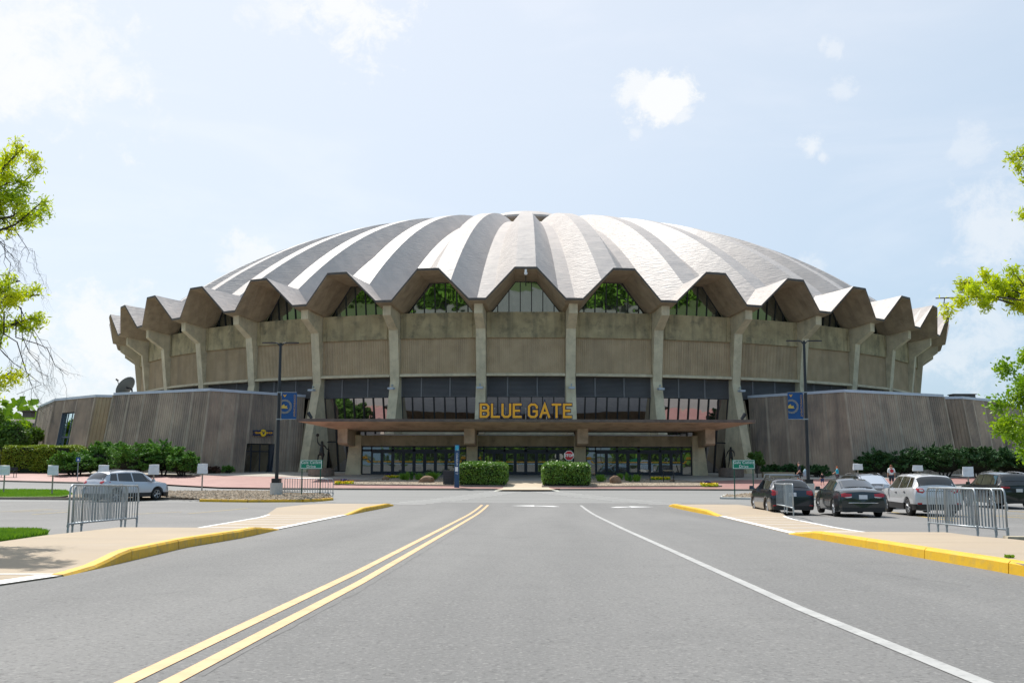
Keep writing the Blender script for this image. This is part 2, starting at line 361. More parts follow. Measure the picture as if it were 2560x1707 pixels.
sheet('road', [(x-.0, y) for x, y in LF]+[(-7, 56), (12, 56)]+[(x, y) for x, y in RF]+[(9, -60), (-8, -60)], .004, ROAD, 1.)
fy = lambda P, y: float(np.interp(y, [p[1] for p in sorted(P, key=lambda q: q[1])], [p[0] for p in sorted(P, key=lambda q: q[1])]))
def walk(name, Fr, Bk, y0, y1, raise_, mat_, kerbs, kmat, sgn):
    root = put(name, None, kind='structure') if False else None
    ys = list(np.linspace(y0, y1, 90)); n = 10; V = []; Fc = []
    H = lambda y: raise_(y)
    for y in ys:
        a, b = fy(Fr, y), fy(Bk, y)
        a -= sgn*.15*(0)                                  # front edge
        for k in range(n+1):
            x = a+(b-a)*k/n; V.append((x, y, g(y)+max(H(y), .02)))
        V.append((b, y, g(y)-.05)); V.append((a, y, g(y)-.05))
    m_ = n+3
    for i in range(len(ys)-1):
        for k in range(n+1): Fc.append((i*m_+k, i*m_+k+1, (i+1)*m_+k+1, (i+1)*m_+k))
        Fc.append((i*m_+n+2, i*m_, (i+1)*m_, (i+1)*m_+n+2))
    for i in (0, len(ys)-1): Fc.append(tuple(i*m_+k for k in list(range(n+1))+[n+1, n+2]))
    bm = bmesh.new(); me = mesh(name, V, Fc, mat_); bm.from_mesh(me); bmesh.ops.recalc_face_normals(bm, faces=bm.faces); bm.to_mesh(me); bm.free()
    o = put(name, me, kind='structure')
    for (a, b) in kerbs:                                   # kerb stones, each about 2.6 m long
        nk = max(1, round((b-a)/2.6)); e = [a+(b-a)*i/nk for i in range(nk+1)]
        for i in range(nk):
            V = []; Fc = []; y_ = np.linspace(e[i]+.012, e[i+1]-.012, 6)
            for y in y_:
                x = fy(Fr, y)+sgn*.004; h = max(H(y), .0)+.012; z0 = g(y)
                j = random.uniform(-.004, .004)
                prof = [(0.03, -.04), (.0, h*.3), (-.012*0+.008, h-.03), (.035, h-.004), (-.0-.16+.0, h), (-.16, -.04)]
                prof = [(.028+j, -.04), (.018+j, h-.035), (-.012, h), (-.16, h), (-.16, -.04)]
                for (u, w) in prof: V.append((x+sgn*u, y, z0+w))
            k = 5
            for q in range(5):
                for r in range(k): Fc.append((q*k+r, q*k+(r+1) % k, (q+1)*k+(r+1) % k, (q+1)*k+r))
            Fc.append(tuple(range(k))); Fc.append(tuple(25+r for r in range(k)))
            me = mesh('kerb_stone', V, Fc, kmat); bm = bmesh.new(); bm.from_mesh(me); bmesh.ops.recalc_face_normals(bm, faces=bm.faces); bm.to_mesh(me); bm.free()
            put('kerb_stone', me, o)
    return o
yl = [gp(*p)[1] for p in [(157, 1441), (245, 1421), (313, 1404), (640, 1336), (697, 1324), (868, 1288), (912, 1279), (970, 1267), (983, 1264)]]
raiseL = lambda y: float(np.interp(y, [yl[0], yl[1], yl[2], yl[3], yl[4], yl[5], yl[6], yl[7], yl[8]], [.015, .05, .165, .165, .015, .015, .165, .165, .05]))
yr_ = [gp(*p)[1] for p in [(2600, 1450), (2200, 1375), (2030, 1347), (1972, 1334.5), (1798, 1291), (1770, 1285), (1690, 1268), (1673, 1265.5)]]
raiseR = lambda y: float(np.interp(y, [8, 11, yr_[1], yr_[2], yr_[3], yr_[4], yr_[5], yr_[6], yr_[7]], [.12, .165, .165, .165, .015, .015, .165, .165, .05]))
sideL = walk('sidewalk', LF, LBk, 8, yl[8], raiseL, SIDEW, [(yl[0], yl[4]), (yl[5], yl[8])], YEL, 1)
sideR = walk('sidewalk', RF, RBk, 8, yr_[7], raiseR, SIDEW, [(11, yr_[3]), (yr_[4], yr_[7])], YEL_F, -1)
ZL = lambda y: g(y)+max(raiseL(y), .02); ZR = lambda y: g(y)+max(raiseR(y), .02)
# painted lines on the dropped kerb crossings
def crossing(Fr, Bk, ya, yb, n, z, nm):
    s = 1 if Fr is LF else -1
    ins = lambda P, y, d: fy(P, y)-s*d
    line(nm, [(ins(Fr, y, .12), y) for y in np.linspace(ya, yb, 9)], .22, .006, LINEW2, z=z)
    line(nm, [(ins(Bk, y, -.1), y) for y in np.linspace(ya+.2, yb+.0, 9)], .13, .006, LINEW2, z=z)
    for i in range(n):
        y = ya+(yb-ya)*(i+.4)/n
        line(nm, [(ins(Fr, y, .25), y), (ins(Bk, y, -.2), y+.0)], .16, .0055, LINEW2, z=z)
crossing(LF, LBk, yl[4], yl[5], 6, ZL, 'crossing_line'); crossing(RF, RBk, yr_[3], yr_[4], 6, ZR, 'crossing_line')
line('crossing_line', [(fy(LF, y)-.13, y) for y in np.linspace(9, yl[0]-.1, 5)], .3, .006, LINEW2, z=ZL)
a0 = gp(-20, 1447); line('crossing_line', [(-9.5, a0[1]+.3), (fy(LF, yl[0])-.1, yl[0]+.1)], .1, .006, LINEW2, z=ZL)
# road lines
def gl(*P): return [gp(*p) for p in P]
la, lb = gp(329, 1707), gp(1205, 1262); lc, ld = gp(445, 1707), gp(1220, 1262)
def ext(a, b, t): return (a[0]+(a[0]-b[0])*t, a[1]+(a[1]-b[1])*t)
la = gp(900, 1427); lc = gp(900, 1457)
line('road_marking', [ext(gp(329, 1700), gp(900, 1427), 1.2)]+gl((329, 1700), (900, 1427), (1205, 1262)), .12, .009, LINEY)
line('road_marking', [ext(gp(440, 1700), gp(900, 1457), 1.2)]+gl((440, 1700), (900, 1457), (1220, 1262)), .12, .009, LINEY)
line('road_marking', gl((1452, 1263), (1560, 1323), (1678, 1376), (2000, 1522), (2440, 1702))+[ext(gp(2440, 1702), gp(2000, 1522), 1.)], .13, .009, LINEW)
def arrow(pxs, y0, left):
    a, b = gp(pxs[0], y0), gp(pxs[1], y0); x0, x1 = min(a[0], b[0]), max(a[0], b[0]); y = a[1]; Lh = x1-x0
    sh = [(0, 0), (1.2, .62), (1.2, .17), (Lh-.35, .17-.25), (Lh, -.9), (Lh-.35, -1.0), (Lh-.75, -.55), (1.2, -.17), (1.2, -.62)]
    P = [(x0+u, y+v) if left else (x1-u, y+v) for u, v in sh]
    sheet('road_arrow', P, .009, LINEW2, .8)
arrow((1277, 1398), 1264, True); arrow((1522, 1634), 1266.5, False)
FKR = [(-500, 1199), (0, 1203.5), (222, 1209), (400, 1213), (552, 1221.5), (700, 1223.5), (1240, 1225), (1700, 1225.5), (1877, 1226.5), (2100, 1224), (2400, 1213), (2700, 1205)]
sheet('road', [(-75, 54.5), (75, 54.5), (75, 90)]+[(x, y+.05) for x, y in reversed([gp(*p) for p in FKR])]+[(-75, 90)], .0025, ROAD2, 1.)
def xwalk(A, B, n, L_):
    a, b = gp(*A), gp(*B)
    for i in range(n):
        t = i/(n-1); x = a[0]+(b[0]-a[0])*t; y = a[1]+(b[1]-a[1])*t
        sheet('crosswalk_bar', [(x-L_/2, y-.27), (x+L_/2, y-.27), (x+L_/2, y+.27), (x-L_/2, y+.27)], .0115, LINEW, 5)
xwalk((1010, 1260), (1262, 1229), 17, 2.3); xwalk((1675, 1261), (1368, 1229.5), 17, 2.3)
xa, xb = gp(1235, 1226), gp(1392, 1226)
sheet('crosswalk_pad', [(xa[0], xa[1]-1.2), (xb[0]+.2, xb[1]-1.2), (xb[0], xb[1]+2.3), (xa[0]+.2, xa[1]+2.3)], .0135, mat('pale_crosswalk_paint', (.46, .47, .43), (.40, .41, .37), 1.), .8)
JOINTM = mat('pavement_joint', (.20, .165, .125), None, rough=.95)
for Fr, Bk, zf, y1 in ((LF, LBk, ZL, yl[8]), (RF, RBk, ZR, yr_[7])):
    s_g = 1 if Fr is LF else -1
    for y in np.arange(9.2, y1-1, 3.1):
        if (Fr is LF and yl[4] < y < yl[5]) or (Fr is RF and yr_[3] < y < yr_[4]): continue
        line('pavement_joint', [(fy(Fr, y)-s_g*.18, y), (fy(Bk, y), y+.02)], .014, .004, JOINTM, z=zf)
SEAM = mat('asphalt_seam', (.105, .104, .102), (.15, .148, .145), 2, .8)
def crack(P, w=.014, amp=.05, seed=1):
    rr = random.Random(seed); A = [Vector(gp(*p)) for p in P]; Q = []
    for i in range(len(A)-1):
        n_ = max(2, int((A[i+1]-A[i]).length/.25))
        for k in range(n_): q = A[i].lerp(A[i+1], k/n_); Q.append((q.x+rr.gauss(0, amp), q.y+rr.gauss(0, amp*1.5)))
    line('asphalt_crack', Q, w, .0062, SEAM)
crack([(500, 1690), (900, 1478), (1228, 1272)], .022, .008, 2)
crack([(2050, 1420), (2250, 1440), (2450, 1470)], .008, .05, 6); crack([(0, 1300), (250, 1297), (520, 1300)], .02, .06, 8); crack([(2150, 1318), (2350, 1322), (2560, 1320)], .015, .06, 9)
# parking bay lines
for P in ([(30, 1280), (110, 1276), (260, 1271)], [(330, 1285), (455, 1279)], [(300, 1255), (420, 1248)], [(470, 1283.5), (620, 1270)], [(0, 1338), (57, 1330)], [(80, 1286), (170, 1279)], [(0, 1279), (130, 1272)]):
    line('parking_marking', gl(*P), .11, .006, LINEY2)
for P in ([(425, 1275), (490, 1275)], [(130, 1267.5), (180, 1267.5)]):
    line('parking_marking', gl(*P), .11, .006, LINEW)
for P in ([(2092, 1285), (2168, 1294)], [(2225, 1279), (2400, 1297)], [(2290, 1289), (2390, 1302)], [(2290, 1288), (2560, 1288.5)], [(2490, 1290), (2620, 1298)], [(2520, 1277), (2620, 1283)], [(2440, 1245), (2550, 1249)]):
    line('parking_marking', gl(*P), .12, .006, mat('parking_yellow', (.62, .42, .06), (.48, .34, .08), 3, .8))
# long patch seams and cracks in the asphalt
DARKC = mat('asphalt_crack_seal', (.085, .084, .083), None, rough=.8)
for P in ([(300, 1600), (560, 1540), (930, 1455), (1180, 1330)], ):
    pass
sheet('grass_verge', gl((-260, 1249), (-200, 1227), (60, 1227), (165, 1229), (185, 1240), (150, 1245)), .10, GRASSM, 1.5)
sheet('grass_verge', [gp(-120, 1400), gp(118, 1352), gp(122, 1345), gp(96, 1341.5), gp(-120, 1340)], .10, GRASSM, 1.)
# plaza in front of the arena
FK = [(-500, 1199), (0, 1203.5), (222, 1209), (400, 1213), (552, 1221.5), (700, 1223.5), (1000, 1224.5), (1240, 1225), (1400, 1225), (1700, 1225.5), (1877, 1226.5), (2100, 1224), (2400, 1213), (2700, 1205)]
FG = [gp(*p, .0) for p in FK]
sheet('brick_plaza', FG+[(75, 92), (-75, 92)], .12, BRICK, 1.)
BG_ = [(-60, 94), (-43, 91.5), (-30, 89), (-19.5, 86.8), (-16, 84.6), (-12, 83.2), (12, 83.2), (15.5, 84), (18, 85.4), (22, 86), (32, 87.5), (60, 94)]
sheet('plaza_pavement', BG_+[(62, 125), (-62, 125)], .125, PAVE, 1.)
wk = [gp(1268, 1201, .12), gp(1356, 1201, .12), gp(1390, 1224, .12), gp(1238, 1224, .12)]
sheet('walkway', [(wk[3][0], wk[3][1]), (wk[2][0], wk[2][1]), (wk[2][0]-.4, wk[2][1]+2), (wk[1][0]+.05, 83.3), (wk[0][0]-.05, 83.3), (wk[3][0]+.5, wk[3][1]+2)], .129, mat('walkway_concrete', (.50, .42, .31), (.44, .37, .28), 1.5, .9), 1.)
def kerbline(name, pts, h, w, mat_, base=0., name_piece='kerb_stone', seglen=3., gap=.015):
    root = put(name, None, kind='structure')
    acc = []
    for i in range(len(pts)-1):
        a, b = Vector(pts[i]), Vector(pts[i+1]); n = max(1, round((b-a).length/seglen))
        for k in range(n): acc.append((a.lerp(b, k/n), a.lerp(b, (k+1)/n)))
    for a, b in acc:
        t = (b-a).normalized(); nr = Vector((-t.y, t.x))*w/2; a2, b2 = a+t*gap/2, b-t*gap/2; V = []
        mid = [a2, a2.lerp(b2, .5), b2]
        for p in mid:
            z = g(p.y)+base
            V += [(p.x-nr.x, p.y-nr.y, z-.1), (p.x-nr.x, p.y-nr.y, z+h-.02), (p.x-nr.x*.8, p.y-nr.y*.8, z+h), (p.x+nr.x*.8, p.y+nr.y*.8, z+h), (p.x+nr.x, p.y+nr.y, z+h-.02), (p.x+nr.x, p.y+nr.y, z-.1)]
        Fc = [(q*6+r, q*6+(r+1) % 6, q*6+6+(r+1) % 6, q*6+6+r) for q in (0, 1) for r in range(6)]+[tuple(range(6)), tuple(range(12, 18))]
        me = mesh(name_piece, V, Fc, mat_); bm = bmesh.new(); bm.from_mesh(me); bmesh.ops.recalc_face_normals(bm, faces=bm.faces); bm.to_mesh(me); bm.free()
        put(name_piece, me, root)
    return root
kl = [p for p in FG]
kerbline('kerb', kl[:4], .13, .16, KERBC, 0); kerbline('kerb', kl[5:8], .13, .16, KERBC); kerbline('kerb', kl[8:], .13, .16, KERBC)
kerbline('kerb', [gp(*p) for p in [(-400, 1250), (0, 1248), (230, 1250), (505, 1248)]], .14, .16, KERBC)
# left gravel island with yellow nose
isl = [gp(*p) for p in [(500, 1254), (620, 1255.5), (756, 1255), (800, 1253), (830, 1250), (822, 1245), (780, 1239), (700, 1233), (600, 1231), (505, 1234), (400, 1236), (250, 1237), (170, 1240), (170, 1247), (500, 1249)]]
sheet('gravel_island', isl, .11, GRAV, 1.)
kerbline('kerb', isl[:5], .15, .17, YEL)
kerbline('kerb', isl[4:12], .13, .16, KERBC)
ri = [gp(*p) for p in [(1803, 1247), (1812, 1241), (1900, 1236), (2080, 1236), (2250, 1238), (2420, 1236), (2420, 1249), (2200, 1250), (1880, 1249)]]
sheet('gravel_island', ri, .11, GRAV, 1.); kerbline('kerb', [ri[-1], ri[0], ri[1], ri[2], ri[3], ri[4]], .14, .17, KERBG); kerbline('kerb', [ri[8], ri[7], ri[6]], .14, .17, KERBG)
def scatter_in(poly, n):
    P = np.array(poly); lo, hi = P.min(0), P.max(0); out = []
    while len(out) < n:
        q = lo+(hi-lo)*rng.random(2); c = False; j = len(P)-1
        for i in range(len(P)):
            if (P[i, 1] > q[1]) != (P[j, 1] > q[1]) and q[0] < (P[j, 0]-P[i, 0])*(q[1]-P[i, 1])/(P[j, 1]-P[i, 1])+P[i, 0]: c = not c
            j = i
        if c: out.append(q)
    return out
def pebbles(name, poly, n, s0, s1, base, mound=0., mat_=PEB):
    oct_ = np.array([(1, 0, 0), (0, 1, 0), (-1, 0, 0), (0, -1, 0), (0, 0, .7), (0, 0, -.7)]); F0 = [(0, 1, 4), (1, 2, 4), (2, 3, 4), (3, 0, 4), (1, 0, 5), (2, 1, 5), (3, 2, 5), (0, 3, 5)]
    V = []; Fc = []; P = np.array(poly); cx, cy_ = P.mean(0); ry = np.ptp(P[:, 1])/2
    for q in scatter_in(poly, n):
        s = rng.uniform(s0, s1); a = rng.uniform(0, 6.3); R = np.array([[math.cos(a), -math.sin(a), 0], [math.sin(a), math.cos(a), 0], [0, 0, 1]])
        mz = mound*max(0, 1-((q[1]-cy_)/ry)**2)
        v = (oct_*rng.uniform(.6, 1.2, 3)*s)@R.T+np.array([q[0], q[1], g(q[1])+base+mz+s*.3]); k = len(V); V += v.tolist(); Fc += [tuple(i+k for i in f) for f in F0]
    return put(name, mesh(name, V, Fc, mat_), kind='stuff', label='loose tan and brown river gravel', cat=None)
pebbles('gravel', isl[:12], 4200, .05, .12, .1, .12); pebbles('gravel', ri, 2600, .05, .11, .1)
bedL = [gp(*p, .1) for p in [(835, 1212), (870, 1208), (905, 1204), (945, 1198.5), (1030, 1197), (1140, 1197), (1266, 1201), (1264, 1217), (1145, 1215.5), (1000, 1214), (900, 1213.5)]]
bedR = [gp(*p, .1) for p in [(1357, 1218), (1358, 1202), (1480, 1199), (1650, 1199.5), (1702, 1203), (1755, 1208.5), (1803, 1217), (1650, 1217.5), (1480, 1218)]]
for b in (bedL, bedR):
    sheet('planting_bed', b, .17, GRAV, 1.); kerbline('kerb', [b[i] for i in range(len(b))]+[b[0]], .22, .16, KERBC, 0)
pebbles('gravel', bedL, 3200, .03, .07, .15); pebbles('gravel', bedR, 3200, .03, .07, .15)
def blades(name, poly, n, h, mat_, base, label):
    q = np.array(scatter_in(poly, n)); z = np.array([g(y) for y in q[:, 1]])+base
    U = np.c_[rng.normal(0, .25, n), rng.normal(0, .25, n), np.ones(n)]*(h*rng.uniform(.6, 1.2, n)/2)[:, None]
    C = np.c_[q, z]+U; Wd = perp(U)*.012
    return stuff_quads(name, C, U, Wd, mat_, kind='stuff', label=label, pointed=True)
blades('grass', gl((-60, 1247), (-60, 1228), (60, 1227.5), (165, 1229.5), (183, 1240), (148, 1245)), 14000, .12, BLADE, .1, 'bright green mown grass of the verge by the parking lot')
blades('grass', [gp(-40, 1374), gp(120, 1347.5), gp(96, 1342), gp(-40, 1341)], 11000, .11, BLADE, .10, 'bright green grass beside the near left sidewalk')

# ------------------------------------------------------------------ the arena
AX, AY = -0.214, 151.853
arena = thing('arena', 'round concrete arena with folded white roof, leaning columns and flat entrance canopy', 'arena', (AX, AY, 0))
NB = 40; STEP = 9.
def rz_of(k): return R_(STEP*k)
RB = 15.5/54.54**3
def zr(r): return 33-RB*r**3
def fold(r): return max(.3, 1.1+(r-26)*.07)
def wr(r): return max(.35, 1.22+(r-26)*.0307)
def wv(r): return max(.2, .9+(r-26)*.0245)
rs = list(np.linspace(6.6, 54.54, 26))
rings = []
def ringpts(R_r, R_v, zr_, zv_, w_r, w_v):
    """points of one bay across, from valley middle to valley middle, in the bay frame (x across, -y outward)"""
    h = R_(4.5); out = []
    def pol(R, th): return (R*math.sin(th), -R*math.cos(th))
    av = (w_v/2)/R_v; ar = (w_r/2)/R_r
    for th, R, z in ((-h, R_v, zv_), (-h+av, R_v, zv_), (-ar, R_r, zr_), (ar, R_r, zr_), (h-av, R_v, zv_), (h, R_v, zv_)):
        x, y = pol(R, th); out.append((x, y, z))
    return out
for r in rs: rings.append(ringpts(r, r, zr(r), zr(r)-fold(r), wr(r), wv(r)))
over = [ringpts(54.54+(59.4-54.54)*t, 54.54+(58.71-54.54)*t, 17.5+.39*t**1.6, 14.4+.67*t**1.4, 2.09, 1.62) for t in (.25, .5, .75, 1.)]
rings += over
V = [p for r in rings for p in r]; Fc = []
for i in range(len(rings)-1):
    for k in range(5): Fc.append((i*6+k, (i+1)*6+k, (i+1)*6+k+1, i*6+k+1))
top = len(V)
th_ = .22
low = [[(x, y, z-th_) for x, y, z in r] for r in rings[25:]]
V += [p for r in low for p in r]
for i in range(len(low)-1):
    for k in range(5): Fc.append((top+i*6+k, top+i*6+k+1, top+(i+1)*6+k+1, top+(i+1)*6+k))
nt_ = (len(rings)-1)*6; nl = top+(len(low)-1)*6
for k in range(5): Fc.append((nt_+k, nl+k, nl+k+1, nt_+k+1))
mi = [0]*((len(rings)-1)*5)+[1]*((len(low)-1)*5)+[2]*5
fold_me = mesh('roof_fold', V, Fc, [ROOFM, SOFF, RIM], mi)
for k in range(NB): put('roof_fold', fold_me, arena, rz=rz_of(k))
mb = MB()
nseg = 48
def lathe(mb, prof, n=48, m=0):
    V = []; Fc = []
    for r, z in prof:
        for k in range(n): a = 2*math.pi*k/n; V.append((r*math.cos(a), r*math.sin(a), z))
    for i in range(len(prof)-1):
        for k in range(n): Fc.append((i*n+k, i*n+(k+1) % n, (i+1)*n+(k+1) % n, (i+1)*n+k))
    return mb.add(V, Fc, m)
lathe(MB(), []) if False else None
mb = MB(); lathe(mb, [(7.4, 31.2), (7.4, 35.3)]); mb.put('roof_drum', [SOFF], arena)
mb = MB(); lathe(mb, [(7.2, 35.15), (8.4, 35.3), (8.4, 35.6), (7, 36.2), (5, 36.9), (2.5, 37.35), (0.01, 37.5)]); mb.put('roof_cap', [ROOFM], arena)
# columns with brackets
prof = [(57.8, 14.86), (57.75, 13.75), (55.95, 12.50), (55.35, 7.50), (57.55, -1.7), (54.0, -1.7), (53.2, 7.5), (53.3, 14.1), (54.6, 14.18)]
def colmesh(p, w0, w1):
    mb = MB(); n = len(p); V = []
    for s in (-1, 1):
        for r, z in p: V.append((s*(w1 if z > 13 and r > 57 else w0)/2, -r, z))
    Fc = [tuple(range(n-1, -1, -1)), tuple(range(n, 2*n))]+[(i, (i+1) % n, n+(i+1) % n, n+i) for i in range(n)]
    mb.add(V, Fc); return mb.mesh('column', [COLC])
colm = colmesh(prof, .94, .82)
for k in range(-11, 11): put('column', colm, arena, rz=R_(STEP*(k+.5)))
BAYS = range(-10, 11)
def hw_(r): return (r*math.tan(R_(4.5)))-.5
# concrete band
mb = MB(); w = hw_(55.0); mb.prism([(-w, 11.7), (w, 11.7), (w, 14.22), (-w, 14.22)], 'y', -55.15, -54.3)
for s in (-1, 1): mb.box((s*(w-.42), -55.17, 12.96), (.09, .1, 2.5))
bandm = mb.mesh('concrete_band', [BANDC])
# ribbed panel
def ribs(mb, x0, x1, z0, z1, y, sp, dep, m=0):
    n = int((x1-x0)/sp); V = []; Fc = []
    xs = []
    for i in range(n):
        a = x0+(x1-x0)*i/n; s = (x1-x0)/n
        xs += [(a, 0), (a+s*.5, 0), (a+s*.58, dep), (a+s*.92, dep)]
    xs.append((x1, 0))
    for x, d in xs: V += [(x, y-d*-1, z0), (x, y-d*-1, z1)]
    Fc = [(2*i, 2*i+2, 2*i+3, 2*i+1) for i in range(len(xs)-1)]
    return mb.add(V, Fc, m)
mb = MB(); ribs(mb, -w, w, 8.2, 11.72, -54.95, .19, .05); mb.box((0, -54.7, 9.96), (2*w, .25, 3.5)); ribm = mb.mesh('ribbed_panel', [RIBC])
mb = MB(); mb.prism([(-55.3, 7.95), (-55.3, 8.1), (-55.05, 8.24), (-54.0, 8.24), (-54.0, 7.95)], 'x', -w, w); ledm = mb.mesh('ledge', [COLC])
def louvmesh(x0, x1):
    mb = MB(); mb.box(((x0+x1)/2, -54.25, 6.97), (x1-x0-.06, .08, 1.93))
    n = 15
    for i in range(n):
        z = 6.06+i*(1.84/n)
        mb.add([(x0+.05, -54.55, z), (x1-.05, -54.55, z), (x1-.05, -54.38, z+.10), (x0+.05, -54.38, z+.10), (x0+.05, -54.55, z-.03), (x1-.05, -54.55, z-.03)], [(0, 1, 2, 3), (4, 5, 1, 0)])
    for x in (x0+.03, x1-.03): mb.box((x, -54.48, 6.97), (.07, .2, 1.95))
    return mb.mesh('louvre_panel', [LOUV])
e = [-w, -w+2.05, -w+4.95, w]
louvs = [louvmesh(e[i], e[i+1]) for i in range(3)]
# upper windows (leaning outward at the top)
ZB, ZT = 14.24, 17.3
def hwz(z): return 3.45-(z-ZB)*(2.42/3.01)
def yup(z): return -(54.15+(z-ZB)*.14)
mul = [-2.78, -1.67, -.556, .556, 1.67, 2.78]
upframe = MB()
for x in mul:
    zt = min(ZT, ZB+(3.45-abs(x))/(2.42/3.01)); zm = (ZB+zt)/2
    upframe.box((x, yup(zm)-.02, zm), (.09, .16, zt-ZB), rx=-math.atan(.14)*-1)
upframe.box((0, yup(ZB)-.03, ZB+.03), (6.9, .16, .09))
for s in (-1, 1):
    a = Vector((s*3.45, yup(ZB)-.03, ZB)); b = Vector((s*1.03, yup(ZT)-.03, ZT)); upframe.tube([a, b], .06, 4)
upframe.box((0, yup(ZT)-.03, ZT-.03), (2.1, .14, .08))
upfm = upframe.mesh('window', [BRONZE])
def pane_up(x0, x1):
    P = []
    xs = sorted(set([x0, x1]+[x for x in (-1.03, 1.03) if x0 < x < x1]))
    topz = lambda x: min(ZT, ZB+(3.45-abs(x))/(2.42/3.01))
    V = [(x0, yup(ZB), ZB), (x1, yup(ZB), ZB)]+[(x, yup(max(topz(x), ZB+.01)), max(topz(x), ZB+.01)) for x in reversed(xs)]
    return mesh('pane', V, [tuple(range(len(V)))], GUP)
edges = [-3.4]+mul+[3.4]
panes_up = [pane_up(edges[i], edges[i+1]) for i in range(7)]
# lower windows
ylo = lambda z: -(54.4-(6.03-z)*.17)
def lowwin(zb):
    f = MB(); n = 7; ww = 2*w/n
    for i in range(n+1):
        x = -w+ww*i; zm = (zb+6.03)/2; f.box((x, ylo(zm)-.03, zm), (.1, .2, (6.03-zb)*1.012), rx=math.atan(.17))
    f.box((0, ylo(6.0)-.03, 5.99), (2*w, .2, .1)); f.box((0, ylo(zb)-.03, zb), (2*w, .2, .1))
    if zb < 0: f.box((0, ylo(1.6)-.03, 1.6), (2*w, .2, .1))
    ps = []
    for i in range(n):
        a, b = -w+ww*i+.02, -w+ww*(i+1)-.02
        ps.append(mesh('pane', [(a, ylo(zb), zb), (b, ylo(zb), zb), (b, ylo(6.03), 6.03), (a, ylo(6.03), 6.03)], [(0, 1, 2, 3)], GLO))
    return f.mesh('window', [BRONZE]), ps
LW1, LW2 = lowwin(3.05), lowwin(-1.4)
mb = MB(); mb.prism([(-54.2, -1.7), (-54.2, 3.0), (-53.3, 3.0), (-53.3, -1.7)], 'x', -w, w); sillm = mb.mesh('concrete_wall', [COLC])
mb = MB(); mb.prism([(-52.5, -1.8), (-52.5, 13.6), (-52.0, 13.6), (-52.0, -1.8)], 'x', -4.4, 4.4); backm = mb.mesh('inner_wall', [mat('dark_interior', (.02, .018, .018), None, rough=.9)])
for k in BAYS:
    r = rz_of(k)
    put('concrete_band', bandm, arena, rz=r); put('ribbed_panel', ribm, arena, rz=r); put('ledge', ledm, arena, rz=r)
    for l in louvs: put('louvre_panel', l, arena, rz=r)
    wn = put('window', upfm, arena, rz=r)
    for p in panes_up: put('pane', p, wn)
    put('inner_wall', backm, arena, rz=r)
    if abs(k) <= 2:
        fr_, ps = LW1 if abs(k) <= 1 else LW2
        wn = put('window', fr_, arena, rz=r)
        for p in ps: put('pane', p, wn)
        if abs(k) <= 1: put('concrete_wall', sillm, arena, rz=r)

# annexes: battered ribbed walls on a ring, mirrored left and right
TZ = 6.19; GB = -1.75
def P_(th, R): return Vector((R*math.sin(R_(th)), -R*math.cos(R_(th))))
def annex_face(T0, T1, B0, B1, parts, name='wall_panel', sp=.27, skip=None, mat_=None):
    """wall between top points T and base points B, cut into upright ribbed panels; parts = number of panels"""
    for j in range(parts):
        a, b = j/parts, (j+1)/parts
        if skip and skip(a, b): continue
        panel(T0.lerp(T1, a), T0.lerp(T1, b), B0.lerp(B1, a), B0.lerp(B1, b), sp, name, mat_=mat_)
def panel(t0, t1, b0, b1, sp, name='wall_panel', z0=GB, z1=TZ, mat_=None):
    d = (t1-t0); Lg = d.length; nrm = Vector((d.y, -d.x)).normalized()
    if nrm.dot((t0+t1)/2) < 0: nrm = -nrm
    n = max(2, int((Lg-.24)/sp)); xs = [(0, .0), (.012/Lg, .05*0), (.10/Lg, 0)]
    inner0, inner1 = .12/Lg, 1-.12/Lg
    xs = [(0, -.04), (.02/Lg, 0), (inner0, 0)]
    for i in range(n):
        a = inner0+(inner1-inner0)*i/n; s = (inner1-inner0)/n
        xs += [(a+s*.08, -.04), (a+s*.42, -.04), (a+s*.5, 0), (a+s, 0)]
    xs += [(1-.02/Lg, 0), (1, -.04)]
    V = []
    for u, dd in xs:
        pb = b0.lerp(b1, u)+nrm*dd; pt_ = t0.lerp(t1, u)+nrm*dd
        V += [(pb.x, pb.y, z0), (pt_.x, pt_.y, z1)]
    Fc = [(2*i, 2*i+2, 2*i+3, 2*i+1) for i in range(len(xs)-1)]; mi_ = [0]*len(Fc); mi_[0] = mi_[1] = mi_[-1] = mi_[-2] = 1
    put(name, mesh(name, V, Fc, [mat_ or ANXC, JOINT], mi_), arena)
def mirror(p): return Vector((-p.x, p.y))
